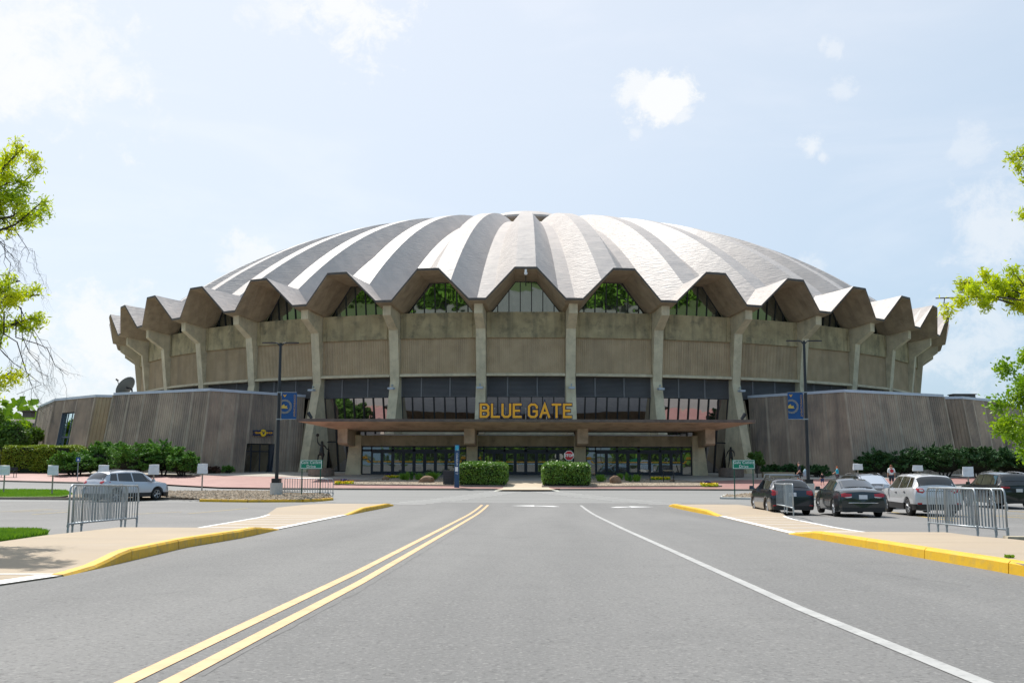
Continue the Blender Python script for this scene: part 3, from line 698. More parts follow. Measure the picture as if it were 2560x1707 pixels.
for sd in (-1, 1):
    S = (lambda v: v) if sd > 0 else mirror
    A0, A1, A2 = P_(25.7, 53.5), P_(26.2, 66.8), P_(37.9, 66.9)
    A1 = P_(26.2, 66.4)
    t = [P_(24.2, 55.0), A1, A2, P_(39.4, 63.0), P_(39.2, 62.4), P_(41.6, 66.6), P_(50.6, 67.1), P_(66.6, 67.0), P_(80, 67)]
    bb = [P_(23.6, 56.2), P_(26.2, 67.4), P_(38.5, 67.8), P_(40, 63.2), P_(39.6, 63.0), P_(41.9, 67.6), P_(50.8, 68.1), P_(67, 68.0), P_(80.3, 68)]
    t = [S(p) for p in t]; bb = [S(p) for p in bb]
    if sd < 0:      # left block: shop door near the arena, tall window in the far block
        f0 = t[0]+(t[1]-t[0])*0
        annex_face(t[0], t[1], bb[0], bb[1], 1, skip=lambda a, b: True)
        # the door opening between u = ud0 and ud1
        def u_at(px, z):      # where a photo column crosses the wall line
            lo, hi = 0., 1.
            for _ in range(40):
                m_ = (lo+hi)/2; w_ = (z-GB)/(TZ-GB); q = bb[0].lerp(bb[1], m_).lerp(t[0].lerp(t[1], m_), w_); Y = q.y+AY; X = q.x+AX
                d = Vector((X, Y, z)); ppx = 1280+F_PX*d.dot(vr)/d.dot(vf)
                if ppx > px: lo = m_
                else: hi = m_
            return lo
        ud0, ud1 = u_at(684, 0), u_at(614, 0)
        DZ = 1.35
        segs = [0, ud0*.5, ud0, ud1, ud1+(1-ud1)*.33, ud1+(1-ud1)*.67, 1]
        for i in range(6):
            a, b = segs[i], segs[i+1]
            ta, tb, ba, b_ = t[0].lerp(t[1], a), t[0].lerp(t[1], b), bb[0].lerp(bb[1], a), bb[0].lerp(bb[1], b)
            if i == 2:
                w_ = (DZ-GB)/(TZ-GB); panel(ta, tb, ba.lerp(ta, w_), b_.lerp(tb, w_), .27, z0=DZ)
                dn = (b_-ba); nn_ = Vector((dn.y, -dn.x)).normalized(); nn_ = nn_ if nn_.dot(ba) > 0 else -nn_
                rec = -nn_*.55
                q0, q1 = ba+rec, b_+rec
                mbd = MB(); V = [(q0.x, q0.y, GB), (q1.x, q1.y, GB), (q1.x, q1.y, DZ), (q0.x, q0.y, DZ), (ba.x, ba.y, GB), (b_.x, b_.y, GB)]
                wt, wb2 = ba.lerp(ta, w_), b_.lerp(tb, w_)
                V += [(wt.x, wt.y, DZ), (wb2.x, wb2.y, DZ)]
                mbd.add(V, [(0, 4, 6, 3), (1, 2, 7, 5), (3, 6, 7, 2)])
                lz = lambda u, z0, z1, ww: [((q0.lerp(q1, u-ww).x), q0.lerp(q1, u-ww).y, z0)]
                def bar(u0, u1, z0, z1, dd=.05):
                    a_, c2 = q0.lerp(q1, u0), q0.lerp(q1, u1); o_ = nn_*dd
                    mbd.add([(a_.x, a_.y, z0), (c2.x, c2.y, z0), (c2.x, c2.y, z1), (a_.x, a_.y, z1), (a_.x+o_.x, a_.y+o_.y, z0), (c2.x+o_.x, c2.y+o_.y, z0), (c2.x+o_.x, c2.y+o_.y, z1), (a_.x+o_.x, a_.y+o_.y, z1)],
                            [(4, 5, 6, 7), (0, 4, 7, 3), (1, 2, 6, 5), (3, 7, 6, 2), (0, 1, 5, 4)])
                for u in (0, .33, .64, .97): bar(u, u+.03, GB, DZ)
                for z in (GB, .55, DZ-.1): bar(0, 1, z, z+.1)
                sd_ = mbd.put('shop_door', [NAVYF], arena)
                for u in (0, .33, .64):
                    for z0, z1 in ((GB, .55), (.55, DZ)):
                        a_, c2 = q0.lerp(q1, u+.03), q0.lerp(q1, u+.33); put('pane', mesh('pane', [(a_.x, a_.y, z0), (c2.x, c2.y, z0), (c2.x, c2.y, z1), (a_.x, a_.y, z1)], [(0, 1, 2, 3)], GDR), sd_)
                # shop sign above the door
                ss = ba.lerp(b_, .5).lerp(ta.lerp(tb, .5), (2.25-GB)/(TZ-GB))+nn_*.18
                SHOP = (ss, nn_, (b_-ba).normalized())
            else: panel(ta, tb, ba, b_, .27)
    else:
        annex_face(t[0], t[1], bb[0], bb[1], 5)
    annex_face(t[1], t[2], bb[1], bb[2], 6)
    annex_face(t[2], t[3], bb[2], bb[3], 1)
    annex_face(t[4], t[5], bb[4], bb[5], 1, sp=.34, mat_=ANXW if sd < 0 else ANXC)
    for q_ in (1, 2, 5, 6, 7):
        tm_ = MB(); n1_ = t[q_].normalized()*.05; n2_ = bb[q_].normalized()*.05; tm_.tube([(bb[q_].x+n2_.x, bb[q_].y+n2_.y, GB), (t[q_].x+n1_.x, t[q_].y+n1_.y, TZ-.05)], .11, 6); tm_.put('corner_trim', [JOINT], arena)
    if sd < 0:
        # face with the tall window: panels either side, above; window recessed
        T0, T1, B0, B1 = t[5], t[6], bb[5], bb[6]
        def ua(px, z):
            lo, hi = 0., 1.
            for _ in range(40):
                m_ = (lo+hi)/2; w_ = (z-GB)/(TZ-GB); q = B0.lerp(B1, m_).lerp(T0.lerp(T1, m_), w_); d = Vector((q.x+AX, q.y+AY, z)); ppx = 1280+F_PX*d.dot(vr)/d.dot(vf)
                if ppx > px: lo = m_
                else: hi = m_
            return lo
        u0, u1 = ua(187, 4.8), ua(156, 4.8)
        WZ = 4.75
        panel(T0, T0.lerp(T1, u0), B0, B0.lerp(B1, u0), .27); panel(T0.lerp(T1, u1), T1, B0.lerp(B1, u1), B1, .27)
        w_ = (WZ-GB)/(TZ-GB); ta, tb, ba, b_ = T0.lerp(T1, u0), T0.lerp(T1, u1), B0.lerp(B1, u0), B0.lerp(B1, u1)
        panel(ta, tb, ba.lerp(ta, w_), b_.lerp(tb, w_), .27, z0=WZ)
        dn = (b_-ba); nn_ = Vector((dn.y, -dn.x)).normalized(); nn_ = nn_ if nn_.dot(ba) > 0 else -nn_
        f = MB(); wt, wt2 = ba.lerp(ta, w_)-nn_*.3, b_.lerp(tb, w_)-nn_*.3; wa, wb2 = ba-nn_*.3, b_-nn_*.3
        def q3(u, z): p = wa.lerp(wb2, u).lerp(wt.lerp(wt2, u), (z-GB)/(WZ-GB)); return Vector((p.x, p.y, z))
        for u in (0.02, .34, .67, .98): f.tube([q3(u, GB), q3(u, WZ)], .07, 4)
        for z in (GB+.1, .55, 2.1, WZ-.05): f.tube([q3(0, z), q3(1, z)], .09, 4)
        # side reveals
        def r3(p, q): return [(p.x, p.y, GB), (q.x, q.y, WZ), (q.x-nn_.x*.3, q.y-nn_.y*.3, WZ), (p.x-nn_.x*.3, p.y-nn_.y*.3, GB)]
        f.add(r3(ba, ba.lerp(ta, w_)), [(0, 1, 2, 3)]); f.add(r3(b_, b_.lerp(tb, w_)), [(0, 1, 2, 3)])
        wn = f.put('window', [mat('slate_blue_frame', (.05, .07, .10), None, rough=.5)], arena)
        zz = [GB, .55, 2.1, WZ]
        for i in range(3):
            for j in range(3):
                P = [q3(i/3, zz[j]), q3((i+1)/3, zz[j]), q3((i+1)/3, zz[j+1]), q3(i/3, zz[j+1])]; put('pane', mesh('pane', P, [(0, 1, 2, 3)], GUP), wn)
    else: annex_face(t[5], t[6], bb[5], bb[6], 4)
    annex_face(t[6], t[7], bb[6], bb[7], 6); annex_face(t[7], t[8], bb[7], bb[8], 5)
    # coping strips
    def cope(P):
        for i in range(len(P)-1):
            a, b = P[i], P[i+1]; d = (b-a).normalized(); nrm = Vector((d.y, -d.x)); nrm = nrm if nrm.dot((a+b)/2) > 0 else -nrm
            o1, o2 = nrm*.06, nrm*-.3; V = []
            for p in (a-d*.04, b+d*.04):
                for o_ in (o1, o2):
                    for z in (TZ-.05, TZ+.2): V.append((p.x+o_.x, p.y+o_.y, z))
            m2 = MB(); m2.add(V, [(0, 1, 3, 2), (4, 6, 7, 5), (0, 4, 5, 1), (2, 3, 7, 6), (1, 5, 7, 3), (0, 2, 6, 4)]); m2.put('coping', [COPE], arena)
    cope(t[:4]); cope(t[4:])
    rp = t+[S(P_(80, 54)), S(P_(60, 54)), S(P_(42, 54)), S(P_(26, 54))]
    put('annex_roof', mesh('annex_roof', [(p.x, p.y, TZ-.02) for p in rp], [tuple(range(len(rp)))], FLATR), arena)
    # concrete end pier beside the outer column
    pr = MB(); e0 = S(P_(23.5, 56.4)); e1 = S(P_(23.9, 53.6)); dx = .55*sd
    pr.add([(e0.x, e0.y, GB), (e0.x+dx, e0.y+.1, GB), (e1.x+dx, e1.y, GB), (e1.x, e1.y, GB), (e0.x*.965, e0.y*.965, TZ-.3), (e0.x*.965+dx, e0.y*.965, TZ-.3), (e1.x+dx, e1.y, TZ-.3), (e1.x, e1.y, TZ-.3)],
           [(0, 1, 5, 4), (1, 2, 6, 5), (3, 0, 4, 7), (4, 5, 6, 7)]); pr.put('pier', [CONC], arena)

# entrance: vestibule under the canopy. world-space x,z read on plane y=YV, stored relative to the arena
YV = 91.0
def X(px, Y=YV): return pt(px, 1150, Y).x-AX
def Z(py, Y=YV): return pt(1315, py, Y).z
RY = YV-AY
gz = g(YV)+.12
secs = [(903.6, 1166.6), (1194, 1435), (1464, 1730)]
zt_, zf0, zf1 = Z(1117), Z(1115.5), Z(1089)
mb = MB()
x0, x1 = X(869), X(1764)
mb.prism([(x0+.25, zf0), (x1-.25, zf0), (x1-.25, zf1), (x0+.25, zf1)], 'y', RY, RY+2.6); mb.put('entrance_fascia', [CONC], arena)
mb = MB(); mb.box(((X(870)+X(1763))/2, RY+1.2, zf1+.06), (X(1700)-X(935), 2.9, .10)); mb.put('entrance_roof', [COPE], arena)
for pa, pb in ((869, 903.6), (1166.6, 1194), (1435, 1464), (1730, 1764)):
    a, b = X(pa), X(pb); outer = pa < 900 or pb > 1750
    mb = MB(); V = []
    k = .28 if pa < 900 else 0; k2 = .28 if pb > 1750 else 0
    V = [(a-k*.6, RY-.35, gz-.2), (b+k2*.6, RY-.35, gz-.2), (b, RY+1, gz-.2), (a, RY+1, gz-.2), (a+k, RY-.35, zf1+.02), (b-k2, RY-.35, zf1+.02), (b, RY+1, zf1+.02), (a, RY+1, zf1+.02)]
    mb.add(V, [(0, 1, 5, 4), (1, 2, 6, 5), (3, 0, 4, 7), (4, 5, 6, 7), (2, 3, 7, 6)]); mb.put('pillar', [COLC], arena)
yb = 86.6
for pa, pb in ((843, 867), (1159.5, 1186), (1444, 1471), (1765, 1789)):
    a, b = X(pa, yb), X(pb, yb); z1_ = Z(1074, yb)+.1; z0_ = Z(1111.5, yb); y0_ = yb-AY; y1_ = 93.5-AY
    mb = MB(); mb.add([(a, y0_, z0_+.12), (b, y0_, z0_+.12), (b, y0_, z1_), (a, y0_, z1_), (a, y0_+.25, z0_), (b, y0_+.25, z0_), (b, y0_+4.05, z0_-.12), (a, y0_+4.05, z0_-.12), (b, y1_, z0_-.12), (a, y1_, z0_-.12), (b, y1_, z1_), (a, y1_, z1_)],
                   [(0, 1, 2, 3), (0, 4, 5, 1), (4, 7, 6, 5), (7, 9, 8, 6), (3, 2, 10, 11), (0, 3, 11, 9, 7, 4), (1, 5, 6, 8, 10, 2)]); mb.put('canopy_beam', [CANO], arena)
# canopy slab: thin dark rim, sloping soffit
yc0 = 84.0; zc = Z(1047.5, yc0); xa_, xb_ = X(741, yc0), X(1890, yc0); yi0 = 87.2; xi0, xi1 = X(843, yi0), X(1789, yi0); zi = Z(1075, yi0)
y0_, y1_, y2_ = yc0-AY, yi0-AY, 94.3-AY
V = [(xa_, y0_, zc), (xb_, y0_, zc), (xb_, y2_, zc), (xa_, y2_, zc), (xa_, y0_, zc-.24), (xb_, y0_, zc-.24), (xb_, y2_, zc-.24), (xa_, y2_, zc-.24), (xi0, y1_, zi), (xi1, y1_, zi), (xi1, y2_, zi), (xi0, y2_, zi)]
mb = MB(); mb.add(V, [(0, 1, 2, 3)], 2); mb.add(V, [(0, 4, 5, 1), (1, 5, 6, 2), (3, 7, 4, 0)], 1); mb.add(V, [(4, 8, 9, 5), (5, 9, 10, 6), (7, 11, 8, 4), (8, 11, 10, 9), (2, 6, 10, 11, 7, 3)], 0)
mb.put('canopy', [CANO, mat('canopy_rim', (.15, .12, .10), (.09, .075, .065), 1.5, .85), FLATR], arena)
# doors
def door_mesh(wd, h):
    mb = MB(); fr = .13
    mb.box((-wd/2+fr/2, 0, h/2), (fr, .08, h)); mb.box((wd/2-fr/2, 0, h/2), (fr, .08, h)); mb.box((0, 0, .12), (wd-2*fr, .08, .24)); mb.box((0, 0, h-.07), (wd-2*fr, .08, .14)); mb.box((0, -.03, h*.49), (wd-2*fr, .05, .05))
    return mb.mesh('door', [NAVYF])
zdoor = Z(1129); hd = zdoor-gz
for si, (pa, pb) in enumerate(secs):
    a, b = X(pa)+.05, X(pb)-.05
    fr = MB(); fr.box(((a+b)/2, RY+.1, zf0-.05), (b-a, .2, .12)); fr.box(((a+b)/2, RY+.1, zdoor+.09), (b-a, .2, .20)); 
    sl = (b-a)*(.09 if si != 1 else .055); a2, b2 = a+sl, b-sl; nd = 8; wd = (b2-a2)/nd
    for x in (a, b): fr.box((x, RY+.1, (gz+zf0)/2), (.09, .2, zf0-gz))
    for x in (a2, b2): fr.box((x, RY+.1, (gz+zf0)/2), (.1, .2, zf0-gz))
    for i in (2, 4, 6): fr.box((a2+wd*i, RY+.1, (gz+zf0)/2), (.16 if i != 4 else .22, .2, zf0-gz))
    fr.box(((a+b)/2, RY+.1, gz+.03), (b-a, .2, .1))
    fro = fr.put('entrance_frame', [NAVYF], arena)
    for x_0, x_1 in ((a, a2), (b2, b)):
        pn = put('pane', mesh('pane', [(x_0, RY+.09, gz), (x_1, RY+.09, gz), (x_1, RY+.09, zf0), (x_0, RY+.09, zf0)], [(0, 1, 2, 3)], GDR), fro)
        if si != 1 or True:    # gold and navy stripe film on the side lights
            sgn = 1 if x_0 == a else -1; xo, xi_ = (x_0, x_1) if sgn > 0 else (x_1, x_0); wdt = (xi_-xo)
            zc1 = gz+hd*.49
            stp = [(xo, zc1+.62), (xo+wdt*.5, zc1+.62), (xo+wdt*.62, zc1+.36), (xo, zc1+.36)]
            stp2 = [(xo+wdt*.42, zc1+.28), (xo+wdt*.66, zc1+.28), (xo+wdt*.82, zc1+.12), (xi_, zc1+.12), (xi_, zc1+.03), (xo+wdt*.62, zc1+.03)]
            stp3 = [(xo, zc1+.34), (xo+wdt*.66, zc1+.34), (xo+wdt*.85, zc1+.13), (xi_, zc1+.13), (xi_, zc1+.19), (xo+wdt*.9, zc1+.2), (xo+wdt*.7, zc1+.39), (xo, zc1+.39)]
            for S_, M_ in ((stp, GOLD), (stp2, GOLD), (stp3, NAVY)): put('stripe_film', mesh('stripe_film', [(x, RY+.084, z) for x, z in S_], [tuple(range(len(S_)))], M_), fro)
    for i in range(4):
        xl, xr = a2+wd*2*i, a2+wd*2*(i+1)
        put('pane', mesh('pane', [(xl, RY+.09, zdoor+.15), (xr, RY+.09, zdoor+.15), (xr, RY+.09, zf0), (xl, RY+.09, zf0)], [(0, 1, 2, 3)], GDR), fro)
    dm = door_mesh(wd-.02, hd-.06)
    pm = mesh('pane', [(-wd/2+.13, .0, .2), (wd/2-.13, .0, .2), (wd/2-.13, .0, hd-.2), (-wd/2+.13, .0, hd-.2)], [(0, 1, 2, 3)], GDR)
    ym = mesh('gold_stripe', [(-wd/2+.14, -.012, hd*.52), (wd/2-.14, -.012, hd*.52), (wd/2-.14, -.012, hd*.52+.09), (-wd/2+.14, -.012, hd*.52+.09)], [(0, 1, 2, 3)], GOLD)
    hb = MB(); hb.box((0, -.07, hd*.45), (wd-.3, .04, .07)); hm = hb.mesh('push_bar', [mat('pale_steel', (.5, .62, .68), None, rough=.35)])
    for i in range(nd):
        d_ = put('door', dm, arena, loc=(a2+wd*(i+.5), RY+.06, gz+.04))
        put('pane', pm, d_); put('gold_stripe', ym, d_); put('push_bar', hm, d_)
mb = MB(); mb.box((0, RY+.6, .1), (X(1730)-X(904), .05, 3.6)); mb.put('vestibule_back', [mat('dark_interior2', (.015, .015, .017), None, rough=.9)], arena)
# flood lights on the columns
for j in (-2.5, -1.5, -.5, .5, 1.5, 2.5):
    p = P_(STEP*j, 55.75+.35); fl = thing('floodlight', 'grey box floodlight on the %s column %s of the entrance axis' % ({.5: 'first', 1.5: 'second', 2.5: 'third'}[abs(j)], 'left' if j < 0 else 'right'), 'floodlight', (AX+p.x, AY+p.y, 6.75), R_(STEP*j), 'grey floodlights on the columns')
    mb = MB(); mb.box((0, -.12, 0), (.60, .5, .17)); mb.box((0, -.12, -.1), (.52, .42, .04)); mb.put('housing', [mat('floodlight_grey', (.45, .48, .52), None, rough=.4)], fl)
    mb = MB(); mb.tube([(0, .15, 0), (0, .12, .3), (0, .42, .34)], .035, 6); mb.box((0, .1, .33), (.12, .12, .14)); mb.put('bracket', [GALV], fl)
for px, py, Y, lb in ((775, 1036, 86.5, 'black spotlight on the left end of the canopy'), (1858, 1039, 86.5, 'black spotlight on the right end of the canopy')):
    p = pt(px, py, Y); s = 1 if px < 1000 else -1
    t_ = thing('spotlight', lb, 'spotlight', (p.x, Y, zc), 0)
    mb = MB(); mb.tube([(-.18*s, 0, .62), (.16*s, 0, .12)], [.17, .13], 12); mb.put('lamp_head', [BLKM], t_); mb = MB(); mb.box((.1*s, 0, .06), (.25, .2, .12)); mb.put('foot', [BLKM], t_)
# camera on the central eave
p = pt(1314, 676, 92.2); t_ = thing('security_camera', 'small white dome camera hanging under the middle roof edge', 'security camera', (AX, 92.1, 17.6))
mb = MB(); mb.tube([(0, 0, -.05), (0, 0, -.35)], .1, 10); mb.tube([(0, 0, -.35), (0, 0, -.52), (0, 0, -.58)], [.17, .14, .05], 12); mb.put('housing', [WHITE], t_)
mb = MB(); mb.tube([(0, .1, -.3), (0, 4.6, -.75)], .05, 6); mb.put('conduit', [BRONZE], t_)

# rooftop details on the annexes
def flatdisc(mb, c, r, z0, z1, n=16, m=0): mb.tube([(c[0], c[1], z0), (c[0], c[1], z1)], r, n, m)
p = pt(590, 978, 100.5); rv = thing('roof_vent', 'low round white vent on the left annex roof', 'roof vent', (p.x, 100.5, TZ))
mb = MB(); flatdisc(mb, (0, 0), .75, 0, .22); mb.tube([(0, 0, .22), (0, 0, .4)], [.72, .3], 16); mb.put('vent_hood', [COPE], rv)
p = pt(2275, 985, 102); rv = thing('roof_vent', 'low grey vent on the right annex roof', 'roof vent', (p.x-1.5, 102, TZ)); mb = MB(); flatdisc(mb, (0, 0), .5, 0, .3); mb.put('vent_hood', [COPE], rv)
p = pt(2405, 990, 106); rv = thing('roof_unit', 'flat dark equipment housing on the right annex roof', 'roof unit', (p.x, 106, TZ)); mb = MB(); mb.box((0, 0, .3), (2.2, 1.4, .6)); mb.box((0, 0, .63), (2.4, 1.6, .08)); mb.put('housing', [mat('unit_grey', (.12, .10, .09), None)], rv)
# satellite dish
p = pt(322, 985, 104); sd_ = thing('satellite_dish', 'grey satellite dish on the left annex roof', 'satellite dish', (p.x, 104, TZ))
mb = MB(); n = 20; V = [(0, 0, 0)]; Fc = []; Rd = 1.2
ax = Vector((-.80, .28, .55)).normalized(); u = ax.cross(Vector((0, 0, 1))).normalized(); v = ax.cross(u); c0 = Vector((-.25, 0, 1.05))
V = []
for i in range(7):
    r = Rd*i/6
    for k in range(n): a = 2*math.pi*k/n; q = c0+u*(r*math.cos(a))+v*(r*math.sin(a))+ax*(.16*r*r); V.append(q)
for i in range(6):
    for k in range(n): Fc.append((i*n+k, i*n+(k+1) % n, (i+1)*n+(k+1) % n, (i+1)*n+k))
mb.add(V, Fc); mb.put('reflector', [mat('dish_grey', (.16, .17, .16), None, rough=.6)], sd_, smooth=True)
mb = MB(); mb.tube([(.4, 0, 0), (.3, 0, .9), c0], .09, 8); mb.tube([(.9, 0, 0), c0+v*.8], .05, 6); mb.tube([c0+v*Rd*.9, c0+ax*1.5], .035, 6); mb.tube([c0+ax*1.4, c0+ax*1.7], .1, 8); mb.put('mount', [TRIM], sd_)

# ------------------------------------------------------------------ lettering
def text_mesh(s, size, mat_, ext=.006, spacing=1., offset=0.):
    cu = bpy.data.curves.new('txt', 'FONT'); cu.body = s; cu.size = size; cu.extrude = ext; cu.align_x = 'CENTER'; cu.align_y = 'CENTER'; cu.space_character = spacing; cu.resolution_u = 3; cu.offset = offset
    o = bpy.data.objects.new('txt', cu); COL.objects.link(o); dg = bpy.context.evaluated_depsgraph_get(); me = bpy.data.meshes.new_from_object(o.evaluated_get(dg))
    bpy.data.objects.remove(o); me.materials.clear(); me.materials.append(mat_); return me
def text_put(name, s, size, mat_, parent, loc, rot=(R_(90), 0, 0), **k):
    o = put(name, text_mesh(s, size, mat_, **k), parent, loc=loc); o.rotation_euler = rot; return o
# block letters from strokes on a 0..W x 0..1 grid with cut corners
c = .16
GLY = {
 'B': (.62, [[(0, 0), (0, 1), (.62-c, 1), (.62, 1-c), (.62, .5+c*.7), (.62-c*.8, .5), (.62, .5-c*.7), (.62, c), (.62-c, 0)], [(0, .5), (.62-c*.8, .5)]], [True, False]),
 'L': (.56, [[(0, 1), (0, 0), (.56, 0)]], [False]), 'U': (.62, [[(0, 1), (0, c), (c, 0), (.62-c, 0), (.62, c), (.62, 1)]], [False]),
 'E': (.56, [[(.56, 1), (0, 1), (0, 0), (.56, 0)], [(0, .5), (.44, .5)]], [False, False]),
 'G': (.64, [[(.64, .74), (.64, 1-c), (.64-c, 1), (c, 1), (0, 1-c), (0, c), (c, 0), (.64-c, 0), (.64, c), (.64, .46), (.38, .46)]], [False]),
 'A': (.70, [[(0, 0), (.35, 1), (.70, 0)], [(.13, .33), (.57, .33)]], [False, False]),
 'T': (.62, [[(0, 1), (.62, 1)], [(.31, 1), (.31, 0)]], [False, False])}
def stroke(mb, P, w, y0, y1, closed, endext):
    P = [Vector(p) for p in P]; n = len(P); Lf = []; Rt = []
    for i in range(n):
        a = P[i-1] if (i > 0 or closed) else None; b = P[(i+1) % n] if (i < n-1 or closed) else None
        if a is None: d = (b-P[i]).normalized(); nr = Vector((-d.y, d.x)); q = P[i]-d*endext; Lf.append(q+nr*w/2); Rt.append(q-nr*w/2); continue
        if b is None: d = (P[i]-a).normalized(); nr = Vector((-d.y, d.x)); q = P[i]+d*endext; Lf.append(q+nr*w/2); Rt.append(q-nr*w/2); continue
        d1, d2 = (P[i]-a).normalized(), (b-P[i]).normalized(); n1 = Vector((-d1.y, d1.x)); n2 = Vector((-d2.y, d2.x)); mm = (n1+n2).normalized(); k = (w/2)/max(.35, mm.dot(n1)); Lf.append(P[i]+mm*k); Rt.append(P[i]-mm*k)
    for i in range(n if closed else n-1):
        j = (i+1) % n; mb.prism([(Lf[i].x, Lf[i].y), (Lf[j].x, Lf[j].y), (Rt[j].x, Rt[j].y), (Rt[i].x, Rt[i].y)], 'y', y0, y1)
ys_ = 84.35; pa, pb_ = pt(1199, 1046, ys_), pt(1430, 1046, ys_); H_ = (pt(1315, 1008, ys_)-pt(1315, 1046, ys_)).z; wst = .19
sign = thing('rooftop_sign', 'large gold and navy block letters reading BLUE GATE on the entrance canopy', 'sign', (pa.x, ys_, zc+.03))
words = 'BLUE GATE'; adv = sum(.38 if ch == ' ' else GLY[ch][0]+.30 for ch in words)-.30+wst
scx = (pb_.x-pa.x); hh = H_-wst*H_; sc = hh; fit = scx/(adv*sc); xx = wst*sc*fit/2
for ch in words:
    if ch == ' ': xx += .38*sc*fit; continue
    wg, sts, cl_ = GLY[ch]; lt = MB(); bk = MB(); j = 0
    for s, c1 in zip(sts, cl_):
        P = [(xx+x*sc*fit, wst*H_/2+.05+y*sc) for x, y in s]; ee = wst*H_/2*.0
        stroke(lt, P, wst*H_*.78, -.16-.012*j, -.06, c1, wst*H_*.35 if not c1 else 0); stroke(bk, P, wst*H_*1.42, -.055-.012*j, .10, c1, wst*H_*.6 if not c1 else 0); j += 1
    lo = lt.put('letter', [GOLD], sign); bk.put('letter_back', [NAVY], lo); xx += (wg+.30)*sc*fit
mb = MB()
for t in np.linspace(.05, .95, 9): mb.tube([(scx*t, .08, 0), (scx*t, .5, .0), (scx*t, .09, .9)], .03, 5)
mb.put('support_frame', [GALV], sign)
# street name signs
def street_sign(px, base, top, Y, lb):
    p = pt(px, base, Y); z0 = g(Y)+.1
    s = thing('street_name_sign', lb, 'street sign', (p.x, Y, z0), group='green street name signs')
    Wd = 55/F_PX*Y; Hh = 22.5/F_PX*Y; zt = pt(px, top, Y).z-z0
    mb = MB(); mb.box((0, 0, zt-Hh/2), (Wd, .03, Hh)); pl = mb.put('sign_board', [SIGNG], s)
    mb = MB(); w_ = .025
    for x in (-1, 1): mb.box((x*(Wd/2-.04), -.019, zt-Hh/2), (w_, .006, Hh-.06))
    for z in (-1, 1): mb.box((0, -.019, zt-Hh/2+z*(Hh/2-.04)), (Wd-.1, .006, w_))
    mb.put('border', [WHITE], pl)
    text_put('lettering', 'Gale Catlett', Hh*.42, WHITE, pl, (0, -.022, zt-Hh*.30), spacing=1.08); text_put('lettering', 'Drive', Hh*.42, WHITE, pl, (0, -.022, zt-Hh*.72), spacing=1.08)
    for x in (-1, 1):
        mb = MB(); mb.tube([(x*Wd*.42, .05, 0), (x*Wd*.42, .05, zt-.02)], .035, 8); mb.put('post', [SIGNP], s)
street_sign(776, 1243, 1149, 60.5, 'green street name sign beside the left lamp pole and barrier'); street_sign(1861, 1241, 1149, 60.5, 'green street name sign behind the dark hatchback')
# stop sign
Y = 79.5; p = pt(1422.5, 1138.5, Y); z0 = g(Y)+.15
st = thing('stop_sign', 'red octagonal stop sign standing behind the right hedge', 'stop sign', (p.x, Y, z0)); zc_ = p.z-z0
def octo(r): return [(r*math.cos(R_(22.5+45*k)), zc_+r*math.sin(R_(22.5+45*k))) for k in range(8)]
mb = MB(); mb.prism(octo(.41), 'y', -.01, .01); b_ = mb.put('border', [WHITE], st); mb = MB(); mb.prism(octo(.375), 'y', -.016, -.011); f_ = mb.put('sign_face', [REDS], st)
text_put('lettering', 'STOP', .30, WHITE, f_, (0, -.02, zc_), ext=.003, offset=.008)
mb = MB(); mb.tube([(0, .04, 0), (0, .04, zc_+.35)], .035, 8); mb.put('post', [GALV], st)
# team shop sign
ss, nn_, tt = SHOP; rzs = math.atan2(tt.y, tt.x)
if nn_.dot(Vector((math.sin(rzs), -math.cos(rzs)))) < 0: rzs += math.pi
ts = thing('shop_sign', 'navy ribbon sign with gold letters reading TEAM SHOP above the left door', 'sign', (AX+ss.x, AY+ss.y, 2.35), rzs)
W2 = 1.2
mb = MB(); mb.prism([(-W2, .27), (-W2+.17, .02), (-W2, -.23), (W2, -.17), (W2-.17, .02), (W2, .30)], 'y', -.05, .05); rb = mb.put('ribbon', [NAVY], ts)
text_put('lettering', 'TEAM', .27, GOLD, rb, (-.68, -.06, .02), offset=.010); text_put('lettering', 'SHOP', .27, GOLD, rb, (.70, -.06, .04), offset=.010)
mb = MB(); mb.tube([(0, -.06, .03), (0, .03, .03)], .34, 24); dk = mb.put('disc', [mat('sign_yellow', (.85, .55, .02), None)], ts)
def flying(parent, s, M_, y, cx=0, cz=0):
    # angular two-letter crest
    P1 = [(-1, .55), (-.35, .55), (-.42, .38), (-.1, -.1), (.05, .2), (-.05, .38), (.02, .55), (.3, .55), (.22, .38), (.35, .12), (.55, .38), (.45, .55), (1, .55), (.75, .38), (.62, .3), (.25, -.55), (.12, -.3), (0, -.75), (-.7, .38)]
    put('emblem', mesh('emblem', [(cx+x*s, y, cz+z*s) for x, z in P1], [tuple(range(len(P1)))], M_), parent)
flying(dk, .28, NAVY, -.064, 0, .05)

